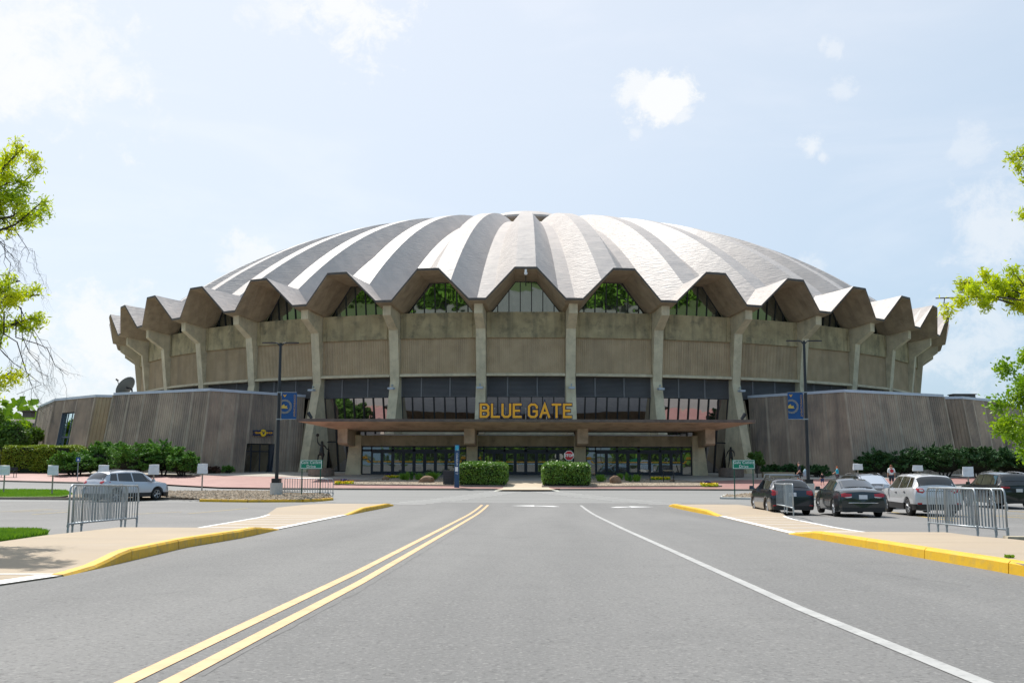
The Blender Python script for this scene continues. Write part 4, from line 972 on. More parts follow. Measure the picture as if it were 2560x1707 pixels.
# ------------------------------------------------------------------ lamp poles with banners
def lamp_pole(px, pyb, pyt, lb, bside, blb):
    Y = gp(px, pyb)[1]; x = pt(px, pyb, Y).x; z0 = g(Y); zt = pt(px, pyt, Y).z-z0
    t = thing('lamp_pole', lb, 'lamp pole', (x, Y, z0), group='black parking lot lamp poles')
    mb = MB(); mb.tube([(0, 0, 0), (0, 0, .95)], .37, 18); mb.put('concrete_footing', [KERBG], t)
    mb = MB(); mb.tube([(0, 0, .95), (0, 0, zt)], [.115, .085], 12); mb.put('pole', [BLKM], t)
    mb = MB(); mb.box((0, 0, 1.08), (.5, .5, .26)); mb.put('base_cover', [BLKM], t)
    for s in (-1, 1):
        mb = MB(); mb.tube([(0, 0, zt-.25), (s*.18, 0, zt-.03), (s*.35, 0, zt)], .045, 8)
        V = []; prof2 = [(.3, .05), (.5, .13), (.95, .15), (1.13, .05)]
        for xx_, w_ in prof2: V += [(s*xx_, -w_, zt+.03), (s*xx_, w_, zt+.03), (s*xx_, w_, zt-.03), (s*xx_, -w_, zt-.03)]
        Fc = [(i*4+k, i*4+(k+1) % 4, i*4+4+(k+1) % 4, i*4+4+k) for i in range(3) for k in range(4)]+[(0, 1, 2, 3), (12, 13, 14, 15)]
        mb.add(V, Fc); mb.put('lamp_head', [BLKM], t)
    # banner
    bt, bb_ = pt(px, 980.5, Y).z-z0, pt(px, 1047.5, Y).z-z0; Wb = 38/F_PX*Y; s = bside
    bn = thing('banner', blb, 'banner', (x, Y, z0), group='blue commencement banners on the lamp poles')
    x_0 = .17 if s > 0 else -.17-Wb
    mb = MB(); V = []; Fc = []; nx, nz = 10, 12
    for yoff in (0, .012):
        for j in range(nz+1):
            for i in range(nx+1): V.append((x_0+Wb*i/nx, .03*math.sin(i*.7+j*.25)*(.5+.5*math.sin(j/nz*3.14))*.6+yoff, bb_+(bt-bb_)*j/nz))
    N1 = (nx+1)*(nz+1)
    for j in range(nz):
        for i in range(nx): q = j*(nx+1)+i; Fc += [(q, q+1, q+nx+2, q+nx+1), (N1+q, N1+q+nx+1, N1+q+nx+2, N1+q+1)]
    mb.add(V, Fc); cloth = mb.put('cloth', [BANB], bn, smooth=True)
    text_put('lettering', 'COMMENCEMENT', .165*(bt-bb_)/1.65, mat('gold_print', (.52, .30, .10), None), cloth, (x_0+Wb*.86, -.035, (bt+bb_)/2), rot=(R_(90), R_(90), 0), ext=.001, spacing=1.0)
    flying(cloth, .13, mat('gold_crest', (.80, .42, .03), None), -.034, x_0+Wb*.2, bt-.21)
    # round seal, cut by the banner's edge
    SEAL = mat('seal_print', (.26, .22, .17), (.10, .14, .20), 14, .7); cx_, cz_, rr_ = x_0+Wb*.22, bb_+(bt-bb_)*.47, (bt-bb_)*.27
    V = []; Fc = []; nn2 = 28
    for r_ in (rr_, rr_*.72):
        for k in range(nn2+1): a = 2*math.pi*k/nn2; V.append((max(x_0+.01, cx_+r_*math.cos(a)), -.034, cz_+r_*math.sin(a)))
    for k in range(nn2): Fc.append((k, k+1, nn2+2+k, nn2+1+k))
    put('seal_ring', mesh('seal_ring', V, Fc, SEAL), cloth)
    put('seal_picture', mesh('seal_picture', [(x_0+.01, -.034, cz_-.12), (cx_+.2, -.034, cz_-.12), (cx_+.12, -.034, cz_-.02), (cx_+.16, -.034, cz_+.06), (cx_, -.034, cz_+.02), (cx_-.04, -.034, cz_+.15), (x_0+.01, -.034, cz_+.05)], [(0, 1, 2, 3, 4, 5, 6)], mat('seal_gold', (.55, .38, .08), None)), cloth)
    for z in (bt, bb_):
        mb = MB(); mb.tube([(0, 0, z), (s*(Wb+.17), 0, z)], .016, 6); mb.tube([(0, 0, z-.03), (0, 0, z+.03)], .13, 12); mb.box((s*.16, -.02, z), (.1, .08, .09)); mb.put('banner_arm', [GALV], bn)
lamp_pole(690, 1246, 857, 'black lamp pole on the gravel island left of the entrance', 1, 'blue commencement banner on the left lamp pole')
lamp_pole(2022, 1246, 852, 'black lamp pole behind the parked cars on the right', -1, 'blue commencement banner on the right lamp pole')

# ------------------------------------------------------------------ covered signs, blue sign, totem, bins
def bag_sign(px, top, bot, post, lb, w_=25):
    Y = gp(px, post)[1]; x = pt(px, post, Y).x; z0 = g(Y)+.1; t = thing('covered_sign', lb, 'covered sign', (x, Y, z0), random.uniform(-.15, .15), 'signs hidden under white covers')
    zt, zb = pt(px, top, Y).z-z0, pt(px, bot, Y).z-z0; Wd = w_/F_PX*Y
    mb = MB(); mb.tube([(0, .02, 0), (0, .02, zb+.1)], .05, 6); mb.put('post', [WOODP], t)
    V = []; Fc = []; nx, nz = 4, 5
    for j in range(nz+1):
        f = j/nz; ww = Wd/2*(1.03-.06*f); dd = .11*(1-.5*f)
        for (a, b) in ((-1, -1), (0, -1.25), (1, -1), (1, 1), (0, 1.2), (-1, 1)): V.append((a*ww+random.uniform(-.015, .015), b*dd*.6+random.uniform(-.012, .012), zb+(zt-zb)*f+random.uniform(-.012, .012)*(j in (0, nz))))
    for j in range(nz):
        for k in range(6): Fc.append((j*6+k, j*6+(k+1) % 6, j*6+6+(k+1) % 6, j*6+6+k))
    Fc += [tuple(range(6)), tuple(nz*6+k for k in range(6))]
    mb = MB(); mb.add(V, Fc); mb.put('cover', [BAG], t)
bag_sign(8, 1163.5, 1187, 1236, 'white covered sign on the grass verge, cut by the left picture edge'); bag_sign(129, 1163, 1187, 1241, 'white covered sign at the right end of the grass verge')
bag_sign(256, 1162, 1187, 1240, 'white covered sign behind the rear of the silver car'); bag_sign(382, 1161, 1186, 1238, 'white covered sign behind the bonnet of the silver car')
bag_sign(504, 1158.5, 1183, 1233, 'white covered sign on gravel between silver car and lamp pole')
bag_sign(2147, 1159, 1174, 1236, 'white covered sign behind the dark car facing the camera', 24); bag_sign(2297, 1162.5, 1177, 1236, 'white covered sign behind the white car roof', 24); bag_sign(2423, 1166, 1191, 1240, 'white covered sign left of the black four-wheel drive', 25)
Y = gp(191, 1205)[1]; p = pt(193, 1205, Y); z0 = g(Y)+.12; t = thing('blue_sign', 'small square blue sign on a thin post before the junipers', 'sign', (p.x, Y, z0)); zt = pt(193, 1143, Y).z-z0
mb = MB(); mb.box((0, -.03, zt-.17), (.36, .02, .36)); b_ = mb.put('sign_board', [mat('sign_blue', (.01, .06, .22), None)], t); put('symbol', mesh('symbol', [(-.1, -.045, zt-.26), (.1, -.045, zt-.26), (.1, -.045, zt-.22), (.03, -.045, zt-.2), (.03, -.045, zt-.14), (.1, -.045, zt-.1), (-.1, -.045, zt-.1), (-.03, -.045, zt-.14), (-.03, -.045, zt-.2), (-.1, -.045, zt-.22)], [tuple(range(10))], WHITE), b_)
mb = MB(); mb.tube([(0, 0, 0), (0, 0, zt-.05)], .035, 8); mb.put('post', [GALV], t)
Y = 75.7; x = pt(1142, 1200, Y).x; z0 = g(Y)+.1; zt = pt(1142, 1111, Y).z-z0; Wd = 12/F_PX*Y
t = thing('wayfinding_totem', 'tall narrow navy totem sign at the left end of the hedge', 'totem', (x, Y, z0))
mb = MB(); mb.box((0, 0, zt/2), (Wd, .16, zt)); b_ = mb.put('pylon', [mat('totem_navy', (.015, .06, .14), None, rough=.35)], t)
mb = MB(); mb.box((0, -.085, zt-.25), (Wd*.7, .01, .36)); mb.put('map_panel', [mat('map_print', (.55, .52, .32), (.05, .35, .5), 3, thr=(.48, .52))], t)
mb = MB(); mb.box((-.02, -.085, zt*.43), (Wd*.6, .01, .34)); mb.put('notice', [WHITE], t)
text_put('lettering', '12', .2, WHITE, b_, (0, -.085, zt*.33)); text_put('lettering', 'COLISEUM', .2, WHITE, b_, (0, -.085, zt*.66), rot=(R_(90), R_(90), 0))
Y = 78.6; x = pt(1122, 1200, Y).x; z0 = g(Y)+.15; t = thing('litter_bin', 'dark slatted rectangular litter bin beside the totem', 'litter bin', (x, Y, z0))
mb = MB(); mb.box((0, 0, .5), (.78, .6, 1.0)); mb.put('body', [TRIM], t)
BIN = mat('bin_grey', (.035, .037, .045), None, rough=.5)
for i in range(8):
    mb = MB(); mb.box((0, 0, .1+i*.125), (.86, .68, .09)); mb.put('slat', [BIN], t)
mb = MB(); mb.box((0, 0, 1.06), (.9, .72, .06)); mb.put('lid', [BIN], t)
for xs, lb in (((1600, 1624), 'left of two slim dark stands by the right planting bed'), ((1660, 1683), 'right of two slim dark stands by the right planting bed')):
    Y = 82.; a, b = pt(xs[0], 1200, Y), pt(xs[1], 1200, Y); z0 = g(Y)+.12; t = thing('metal_stand', lb, 'stand', ((a.x+b.x)/2, Y, z0), group='slim dark stands'); wd = (b.x-a.x); zt = .95
    for s in (-1, 1): mb = MB(); mb.tube([(s*wd/2, -.6*s*.5, 0), (s*wd/2, -.6*s*.5, zt)], .035, 6); mb.put('post', [BLKM], t)
    mb = MB(); mb.box((-.05, 0, zt+.02), (wd*.9, .5, .035), rz=.2); mb.put('top_plate', [mat('tan_plate', (.35, .30, .2), None)], t)
# bench at far left
Y = gp(24, 1196)[1]; p = pt(18, 1196, Y); t = thing('bench', 'dark metal bench before the clipped hedge at the left edge', 'bench', (p.x, Y, g(Y)+.12))
mb = MB(); mb.box((0, 0, .42), (1.5, .45, .04)); mb.put('seat', [BLKM], t); mb = MB(); mb.box((0, .22, .7), (1.5, .04, .3)); mb.put('backrest', [BLKM], t)
for s in (-1, 1): mb = MB(); mb.tube([(s*.65, -.2, 0), (s*.65, -.2, .62), (s*.65, .22, .62), (s*.65, .22, 0)], .03, 6); mb.put('leg', [BLKM], t)

# ------------------------------------------------------------------ crowd barriers
bar_m = None
def barrier_meshes(Lb, H):
    r = .021; rc = .16
    fr = MB(); P = [(-Lb/2, 0, .18)]+[(-Lb/2, 0, H-rc)]
    for a in (30, 60, 90): P.append((-Lb/2+rc-rc*math.cos(R_(a)), 0, H-rc+rc*math.sin(R_(a))))
    for a in (60, 30, 0): P.append((Lb/2-rc+rc*math.cos(R_(a)), 0, H-rc+rc*math.sin(R_(a))))
    P += [(Lb/2, 0, .18)]; fr.tube(P, r, 8); fr.tube([(-Lb/2, 0, .26), (Lb/2, 0, .26)], r, 8)
    ft = MB(); ft.tube([(0, 0, .0), (0, 0, .3)], .024, 8); ft.tube([(0, 0, .2), (0, 0, .24)], .034, 8)
    hk = MB(); hk.tube([(0, 0, H-.3), (.06, 0, H-.3), (.075, 0, H-.38), (.075, 0, H-.46)], .009, 5); hk.tube([(0, 0, .3), (.06, 0, .3), (.06, 0, .12)], .009, 5)
    b = MB(); b.tube([(0, 0, .26), (0, 0, H)], .010, 6, cap=False)
    return fr.mesh('frame', [GALV], True), ft.mesh('leg', [GALV]), hk.mesh('hook', [GALV]), b.mesh('bar', [GALV])
def barrier(a, b, lb, Lb=None, lean=0., nb=19, group='grey crowd barriers'):
    """a, b: ground points (x, y, z) of the two feet"""
    a, b = Vector(a), Vector(b); d = b-a; Lg = d.length; fm, lm, hm, bm_ = barrier_meshes(Lg, 1.10)
    t = thing('crowd_barrier', lb, 'crowd barrier', (a+b)/2, math.atan2(d.y, d.x), group); t.rotation_euler[1] = -math.asin(d.z/Lg); t.rotation_euler[0] = lean
    put('frame', fm, t)
    for s in (-1, 1): put('leg', lm, t, loc=(s*Lg/2, 0, 0))
    put('hook', hm, t, loc=(Lg/2, 0, 0))
    for i in range(nb): put('bar', bm_, t, loc=(-Lg/2+Lg*(i+1)/(nb+1), 0, 0))
    return t
def foot(px, py, z): x, y = gp(px, py, 0.08); return (x, y, z)
def bar_px(A, B, zf, lb, lean=0., nb=19):
    a, b = gp(*A, .05), gp(*B, .05); za, zb = zf(a[1]), zf(b[1]); barrier((a[0], a[1], za), (b[0], b[1], zb), lb, lean=lean, nb=nb)
zl = lambda y: g(y)+.04
bar_px((168.5, 1339), (302, 1321.5), zl, 'rear of the three crowd barriers beside the left sidewalk, with yellow tape', .0, 18)
bar_px((180, 1336), (312, 1319.5), zl, 'middle of the three crowd barriers beside the left sidewalk', .0, 18)
bar_px((202.5, 1334), (341, 1318), zl, 'front one of the three crowd barriers beside the left sidewalk', .0, 18)
bar_px((700, 1243), (820, 1245), lambda y: g(y)+.12, 'crowd barrier beside the left lamp pole footing', .04, 18)
bar_px((711, 1242), (832, 1245), lambda y: g(y)+.12, 'crowd barrier with a lower left end behind the street name sign', .0, 18)
def bar_py(A, B, lb, nb):
    a, b = gp(*A, .17), gp(*B, .17); barrier((a[0], a[1], g(a[1])+.17), (b[0], b[1], g(b[1])+.17), lb, nb=nb)
bar_py((1925, 1273), (1968, 1282.5), 'left one of two crowd barriers between the sidewalk and the hatchback', 18)
bar_py((1962, 1280.5), (1984, 1289), 'right one of two crowd barriers between the sidewalk and the hatchback', 14)
bar_px((2323, 1331.5), (2445, 1347), zl, 'front one of the three crowd barriers at the right sidewalk', .0, 18)
bar_px((2346, 1334.5), (2491, 1351), zl, 'middle one of the three crowd barriers at the right sidewalk', .0, 18)
bar_px((2368, 1337), (2520, 1354), zl, 'rear one of the three crowd barriers at the right sidewalk', .0, 18)
# loose kerb block at the right edge
p = gp(2570, 1360, .05); t = put('concrete_block', None); bpy.data.objects.remove(t)
mb = MB(); mb.box((0, 0, .1), (1.5, .28, .2), taper=.93); mb.put('wheel_stop', [mat('stained_block', (.42, .37, .28), (.2, .17, .12), 5)], None, loc=(p[0]+.3, p[1], g(p[1])), rz=-.1, label='stained concrete wheel stop at the right picture edge', cat='wheel stop')

# ------------------------------------------------------------------ vehicles
def lerp_tab(tab, y): return [float(np.interp(y, [r[0] for r in tab], [r[i] for r in tab])) for i in range(1, len(tab[0]))]
def car(name, lb, cat, loc, rz, L_, W_, H, paint, tab, wheels, wr_, glassz, side, rear, front, rails=None, lamps=(), plate=None, sill=.22, extra=None, cladding=None):
    """tab rows: y, z_belt, halfwidth_belt, z_roof, halfwidth_roof, lower halfwidth. y runs rear (-L/2) to front (+L/2)"""
    t = thing(name, lb, cat, loc, rz); ys = sorted(set(list(np.linspace(-L_/2, L_/2, 64))+[r[0] for r in tab])); V = []; Fc = []
    def zb(y):
        z = sill+.06*max(0, (abs(y)-L_/2+.35)/.35)
        for w in wheels:
            d = abs(y-w); ra = wr_+.07
            if d < ra: z = max(z, wr_+math.sqrt(ra*ra-d*d))
        return z
    def sec(y):
        zbelt, hb, zroof, hr, hl = lerp_tab(tab, y); z0 = zb(y); zbelt = max(zbelt, z0+.04); zroof = max(zroof, zbelt+.012)
        zm = cladding or sill+.18; z1 = max(z0+.01, zm); zs = zbelt-(zbelt-z1)*.35
        return [(0, sill+.03), (hl*.80, max(sill, z0-.02) if z0 > sill+.1 else sill), (hl, z0), (hl+.03, max(z1, z0+.012)), (hb+.045, max(zs, z0+.024)), (hb, zbelt), (hr, zroof-min(.07, (zroof-zbelt)*.4)), (hr*.86, zroof-min(.02, (zroof-zbelt)*.2)), (0, zroof+.02*(1 if zroof-zbelt > .2 else .6))]
    K = 9
    for y in ys:
        s = sec(y); V += [(x, y, z) for x, z in s]+[(-x, y, z) for x, z in reversed(s[1:-1])]
    M_ = 16
    for i in range(len(ys)-1):
        for k in range(M_): Fc.append((i*M_+k, i*M_+(k+1) % M_, (i+1)*M_+(k+1) % M_, (i+1)*M_+k))
    Fc += [tuple(range(M_)), tuple((len(ys)-1)*M_+k for k in range(M_))]
    me = mesh('body', V, Fc, [paint, TRIM], smooth=True); bm = bmesh.new(); bm.from_mesh(me); bmesh.ops.recalc_face_normals(bm, faces=bm.faces)
    for f in bm.faces:
        c_ = f.calc_center_median()
        if cladding and c_.z < cladding: f.material_index = 1
        if c_.z < sill+.04: f.material_index = 1
    for e_ in bm.edges:
        if len(e_.link_faces) == 2 and e_.calc_face_angle(0) > R_(28): e_.smooth = False
    bm.to_mesh(me); bm.free(); body = put('body', me, t)
    def surf(y, f, s, off=.008):    # point on the side glass band, f 0 belt..1 roof edge
        q = sec(y); a, b = Vector(q[5]), Vector(q[6]); p_ = a.lerp(b, f); n_ = Vector((b.y-a.y, a.x-b.x)).normalized(); p_ = p_+Vector((abs(n_.x), n_.y))*off; return (s*p_.x, y, p_.y)
    for s in (-1, 1):
        for (ya, yb_, yc, yd) in side:      # rear-bottom, front-bottom, front-top, rear-top
            n_ = 5; Vw = []; Fw = []
            for j in range(3):
                f = .07+.86*j/2
                for i in range(n_+1):
                    u = i/n_; yy = (ya+(yb_-ya)*u)*(1-j/2)+(yd+(yc-yd)*u)*(j/2); Vw.append(surf(yy, f, s))
            for j in range(2):
                for i in range(n_): q = j*(n_+1)+i; Fw.append((q, q+1, q+n_+2, q+n_+1))
            put('side_window', mesh('side_window', Vw, Fw, CARG, smooth=True), body)
    def patch(nm, y0, y1, f0, f1, M_2, off=.012):       # rear or front screen between two stations on the upper surface
        Vw = []; Fw = []; n_ = 8
        for j in range(5):
            yy = y0+(y1-y0)*j/4; zbelt, hb, zroof, hr, hl = lerp_tab(tab, yy)
            hwj = hr*(f0+(f1-f0)*j/4)
            s0 = sec(yy); zt_1 = s0[8][1]; zc1 = s0[7][1]; xe = s0[7][0]
            for i in range(n_+1):
                x = hwj*(2*i/n_-1); z = zt_1+(zc1-zt_1)*min(1, (abs(x)/xe))**2 if abs(x) <= xe else np.interp(abs(x), [xe, s0[6][0]], [zc1, s0[6][1]])
                dy = -1 if y0 < 0 else 1
                Vw.append((x, yy+dy*off*.7, float(z)+off*.7))
        for j in range(4):
            for i in range(n_): q = j*(n_+1)+i; Fw.append((q, q+1, q+n_+2, q+n_+1))
        return put(nm, mesh(nm, Vw, Fw, M_2, smooth=True), body)
    if rear: patch('rear_window', rear[0], rear[1], rear[2], rear[3], CARG)
    if front: patch('windscreen', front[0], front[1], front[2], front[3], CARG)
    # wheels
    ty = MB(); lathe_x = []
    for (r, x) in ((wr_*.62, -.105), (wr_*.93, -.11), (wr_, -.07), (wr_, .07), (wr_*.93, .11), (wr_*.62, .105)): lathe_x.append((r, x))
    n_ = 28; V2 = []; F2 = []
    for r, x in lathe_x:
        for k in range(n_): a = 2*math.pi*k/n_; V2.append((x, r*math.cos(a), r*math.sin(a)))
    for i in range(len(lathe_x)-1):
        for k in range(n_): F2.append((i*n_+k, i*n_+(k+1) % n_, (i+1)*n_+(k+1) % n_, (i+1)*n_+k))
    tm = mesh('tyre', V2, F2, TYRE, smooth=True)
    rm = MB(); rm.tube([(-.06, 0, 0), (-.05, 0, 0)], wr_*.63, 24, 1)
    for k in range(5):
        a = 2*math.pi*k/5
        for da in (-.16, .16): rm.tube([(.075, wr_*.12*math.cos(a), wr_*.12*math.sin(a)), (.09, wr_*.6*math.cos(a+da), wr_*.6*math.sin(a+da))], .022, 4)
    rm.tube([(.06, 0, 0), (.09, 0, 0)], wr_*.15, 12)
    V2 = []; F2 = []
    for r, x in ((wr_*.64, .06), (wr_*.66, .10), (wr_*.58, .10), (wr_*.56, .05)):
        for k in range(24): a = 2*math.pi*k/24; V2.append((x, r*math.cos(a), r*math.sin(a)))
    for i in range(3):
        for k in range(24): F2.append((i*24+k, i*24+(k+1) % 24, (i+1)*24+(k+1) % 24, (i+1)*24+k))
    rm.add(V2, F2); rmm = rm.mesh('rim', [ALLOY, TRIM])
    for w in wheels:
        for s in (-1, 1):
            wh = put('wheel', tm, t, loc=(s*(W_/2-.13), w, wr_)); r2 = put('rim', rmm, wh)
            if s < 0: wh.rotation_euler = (0, 0, math.pi)
    mb = MB(); mb.box((0, 0, sill+.22), (W_*.72, L_*.82, .36)); mb.put('underbody', [TRIM], t)
    bh = (cladding or .40)-sill
    for e_ in (-1, 1):
        hl0 = lerp_tab(tab, e_*(L_/2-.02))[4]; mb = MB(); mb.prism([(-hl0*.98, e_*(L_/2+.015)), (hl0*.98, e_*(L_/2+.015)), (hl0*1.06, e_*(L_/2-.22)), (-hl0*1.06, e_*(L_/2-.22))], 'z', sill+.02, sill+bh); mb.put('bumper', [TRIM], t)
    def rearpt(x, z, off=.01):         # a point on the rear end face / hatch at height z
        lo = ys[0]; best = ys[0]
        for y in ys:
            s_2 = sec(y); zt_1 = float(np.interp(abs(x), [0, s_2[7][0], s_2[6][0], s_2[5][0]+.02], [s_2[8][1], s_2[7][1], s_2[6][1], s_2[5][1]]))
            best = y
            if zt_1 >= z: break
        return best-off
    def frontpt(x, z, off=.01):
        for y in reversed(ys):
            s_2 = sec(y); zt_1 = float(np.interp(abs(x), [0, s_2[7][0], s_2[6][0], s_2[5][0]+.02], [s_2[8][1], s_2[7][1], s_2[6][1], s_2[5][1]]))
            if zt_1 >= z: return y+off
        return ys[-1]
    from mathutils.bvhtree import BVHTree
    bvh = BVHTree.FromPolygons([v.co for v in me.vertices], [p.vertices for p in me.polygons])
    def onbody(x, z, dy):
        h = bvh.ray_cast(Vector((x, dy*9, z)), Vector((0, -dy, 0)))[0]
        while h is None and abs(x) > .05: x *= .985; h = bvh.ray_cast(Vector((x, dy*9, z)), Vector((0, -dy, 0)))[0]
        return h
    for (nm, P, M_2) in lamps:
        dy = 1 if nm.startswith('head') else -1; off = .018 if nm.startswith(('reverse', 'chrome')) else .010
        for s in ((-1, 1) if nm.endswith('lamp') else (1,)):
            Q = [Vector((s*p[0], p[1])) for p in P]; c0 = sum(Q, Vector((0, 0)))/len(Q); n_ = len(Q); B_ = []
            for i in range(n_):
                for u in (0, .34, .67): B_.append(Q[i].lerp(Q[(i+1) % n_], u))
            rings_ = [[c0.lerp(q, f) for q in B_] for f in (.35, .7, 1.)]; n3 = len(B_); A = [c0]+[q for r_ in rings_ for q in r_]
            V2 = []
            for k, q in enumerate(A):
                h = onbody(q.x, q.y, dy); edge_ = k > 2*n3; V2.append((h.x*(1+.004), h.y+dy*(off-(0 if not edge_ else .012)), h.z))
            F2 = [(0, 1+i, 1+(i+1) % n3) for i in range(n3)]
            for r_ in range(2): F2 += [(1+r_*n3+i, 1+(r_+1)*n3+i, 1+(r_+1)*n3+(i+1) % n3, 1+r_*n3+(i+1) % n3) for i in range(n3)]
            put({'taillamp': 'tail_lamp', 'headlamp': 'headlight', 'foglamp': 'rear_reflector', 'reverselamp': 'reverse_lamp'}.get(nm, nm), mesh(nm, V2, F2, M_2, smooth=True), body)
    if plate:
        x, z = plate; y = onbody(0, z, 1 if extra == 'facing' else -1).y+(.015 if extra == 'facing' else -.015); m2 = MB(); m2.box((x, y, z), (.31, .015, .155)); m2.put('number_plate', [PLATE], body)
    for s in (-1, 1):
        for q_ in side[-2:]:
            yy = q_[0]+.12; zb2, hb2, *_r = lerp_tab(tab, yy); m2 = MB(); m2.box((s*(hb2+.055), yy, zb2-.13), (.03, .16, .03)); m2.put('door_handle', [CHROME if paint.name.startswith('silver') else TRIM], body)
        m2 = MB(); yy = [q for q in side][-1][1]-.02 if side else 1; zbelt, hb, *_ = lerp_tab(tab, yy); m2.box((s*(hb+.13), yy, zbelt+.10), (.20, .10, .15), taper=.85); m2.box((s*(hb+.03), yy, zbelt+.05), (.1, .05, .05)); m2.put('mirror', [paint], t)
    if rails:
        for s in (-1, 1):
            y0, y1, dz = rails[:3]; P = []
            for u in np.linspace(0, 1, 7): yy = y0+(y1-y0)*u; q = sec(yy); P.append((s*q[7][0]*1.0, yy, q[7][1]+.02+dz*math.sin(math.pi*min(1, max(0, u)))**.35))
            m2 = MB(); m2.tube(P, .018, 6); m2.put('roof_rail', [rails[3] if len(rails) > 3 else TRIM], t)
    t['_'] = 0; del t['_']
    return t, body, rearpt, sec
def carpaint(n, c, metal=.0, rough=.3): return mat(n, c, None, rough=rough, metallic=metal, coat=1., spec=.5)
P_NAVY = carpaint('dark_blue_car_paint', (.010, .014, .024), .3); P_BLK = carpaint('black_car_paint', (.009, .013, .016), .3); P_SIL = carpaint('silver_car_paint', (.46, .48, .52), .35, .35); P_WHT = carpaint('white_silver_car_paint', (.55, .56, .58), .3, .32)
P_DSE = carpaint('dark_grey_green_car_paint', (.018, .023, .024), .35); P_GRY = carpaint('dark_slate_car_paint', (.028, .036, .048), .4)
P_JP = carpaint('black_green_car_paint', (.008, .010, .011), .2)
def at_px(px, Y): return pt(px, 1250, Y).x
# sedan
TS = [(-2.42, .78, .74, .80, .60, .78), (-2.36, .92, .82, .99, .66, .86), (-2.2, 1.00, .84, 1.06, .66, .88), (-1.85, 1.02, .86, 1.12, .66, .90), (-1.75, 1.01, .86, 1.14, .66, .90), (-1.0, .99, .88, 1.40, .60, .91), (-.6, .98, .88, 1.455, .60, .91), (.2, .95, .88, 1.46, .60, .91), (.6, .94, .88, 1.43, .60, .91), (1.35, .93, .86, 1.03, .66, .91), (1.45, .92, .86, .98, .68, .91), (2.1, .82, .80, .86, .60, .86), (2.35, .68, .70, .72, .5, .78), (2.42, .5, .60, .55, .4, .66)]
ysd = 41.2
car('sedan', 'dark grey-green four-door sedan with its back to the camera', 'car', (at_px(2166, 39.), ysd, g(ysd-1.3)), R_(-4.5), 4.84, 1.84, 1.46, P_DSE, TS, (-1.38, 1.42), .335, 0,
    [(-1.25, -.35, -.42, -.98), (-.28, .98, .42, -.30)], (-1.72, -1.02, 1.0, .98), (1.32, .64, 1.0, .96),
    lamps=[('taillamp', [(.40, .92, 0), (.42, .80, 0), (.60, .76, 0), (.83, .80, .06), (.885, .92, .22), (.75, .96, .02)], REDL), ('reverselamp', [(.41, .82, -.012), (.43, .775, -.012), (.60, .755, -.012), (.70, .79, -.012)], CLRL), ('chrome_strip', [(-.55, .565, -.03), (.55, .565, -.03), (.55, .59, -.03), (-.55, .59, -.03)], CHROME)], plate=(.0, .80))
# hatchback
TH = [(-2.2, .70, .78, .74, .62, .76), (-2.14, .98, .83, 1.02, .72, .84), (-2.0, 1.06, .84, 1.18, .70, .86), (-1.75, 1.06, .85, 1.39, .64, .87), (-1.55, 1.05, .86, 1.45, .63, .88), (-.5, 1.0, .87, 1.48, .62, .88), (.3, .97, .87, 1.475, .61, .88), (.6, .96, .87, 1.44, .61, .88), (1.4, .94, .84, 1.06, .66, .88), (1.9, .86, .80, .92, .62, .84), (2.15, .72, .72, .78, .5, .76), (2.2, .5, .62, .55, .4, .66)]
yh = 43.3
ht = car('hatchback', 'dark blue hatchback with roof rack bars, behind two barriers', 'car', (at_px(1981, 41.3), yh, g(yh-1)), R_(-1), 4.4, 1.75, 1.48, P_NAVY, TH, (-1.3, 1.32), .325, 0,
    [(-1.68, -1.15, -1.12, -1.42), (-1.08, -.22, -.25, -1.05), (-.14, 1.05, .45, -.16)], (-2.03, -1.70, 1.0, 1.03), (1.36, .66, 1., .96), rails=(-1.5, .5, .07, TRIM),
    lamps=[('taillamp', [(.56, 1.02, 0), (.56, .86, 0), (.80, .80, .02), (.84, .86, .16), (.83, 1.04, .12)], REDL), ('foglamp', [(.66, .44, 0), (.66, .38, 0), (.80, .38, .03), (.80, .44, .03)], REDL), ('stop_strip', [(-.25, 1.405, .0), (.25, 1.405, .0), (.24, 1.43, .0), (-.24, 1.43, .0)], REDL)], plate=(0, .86), extra=None)[0]
m2 = MB()
for y in (-.9, .1): m2.tube([(-.62, y, 1.50), (-.60, y, 1.62), (.60, y, 1.62), (.62, y, 1.50)], .024, 6)
m2.put('roof_rack', [ALLOY], ht)
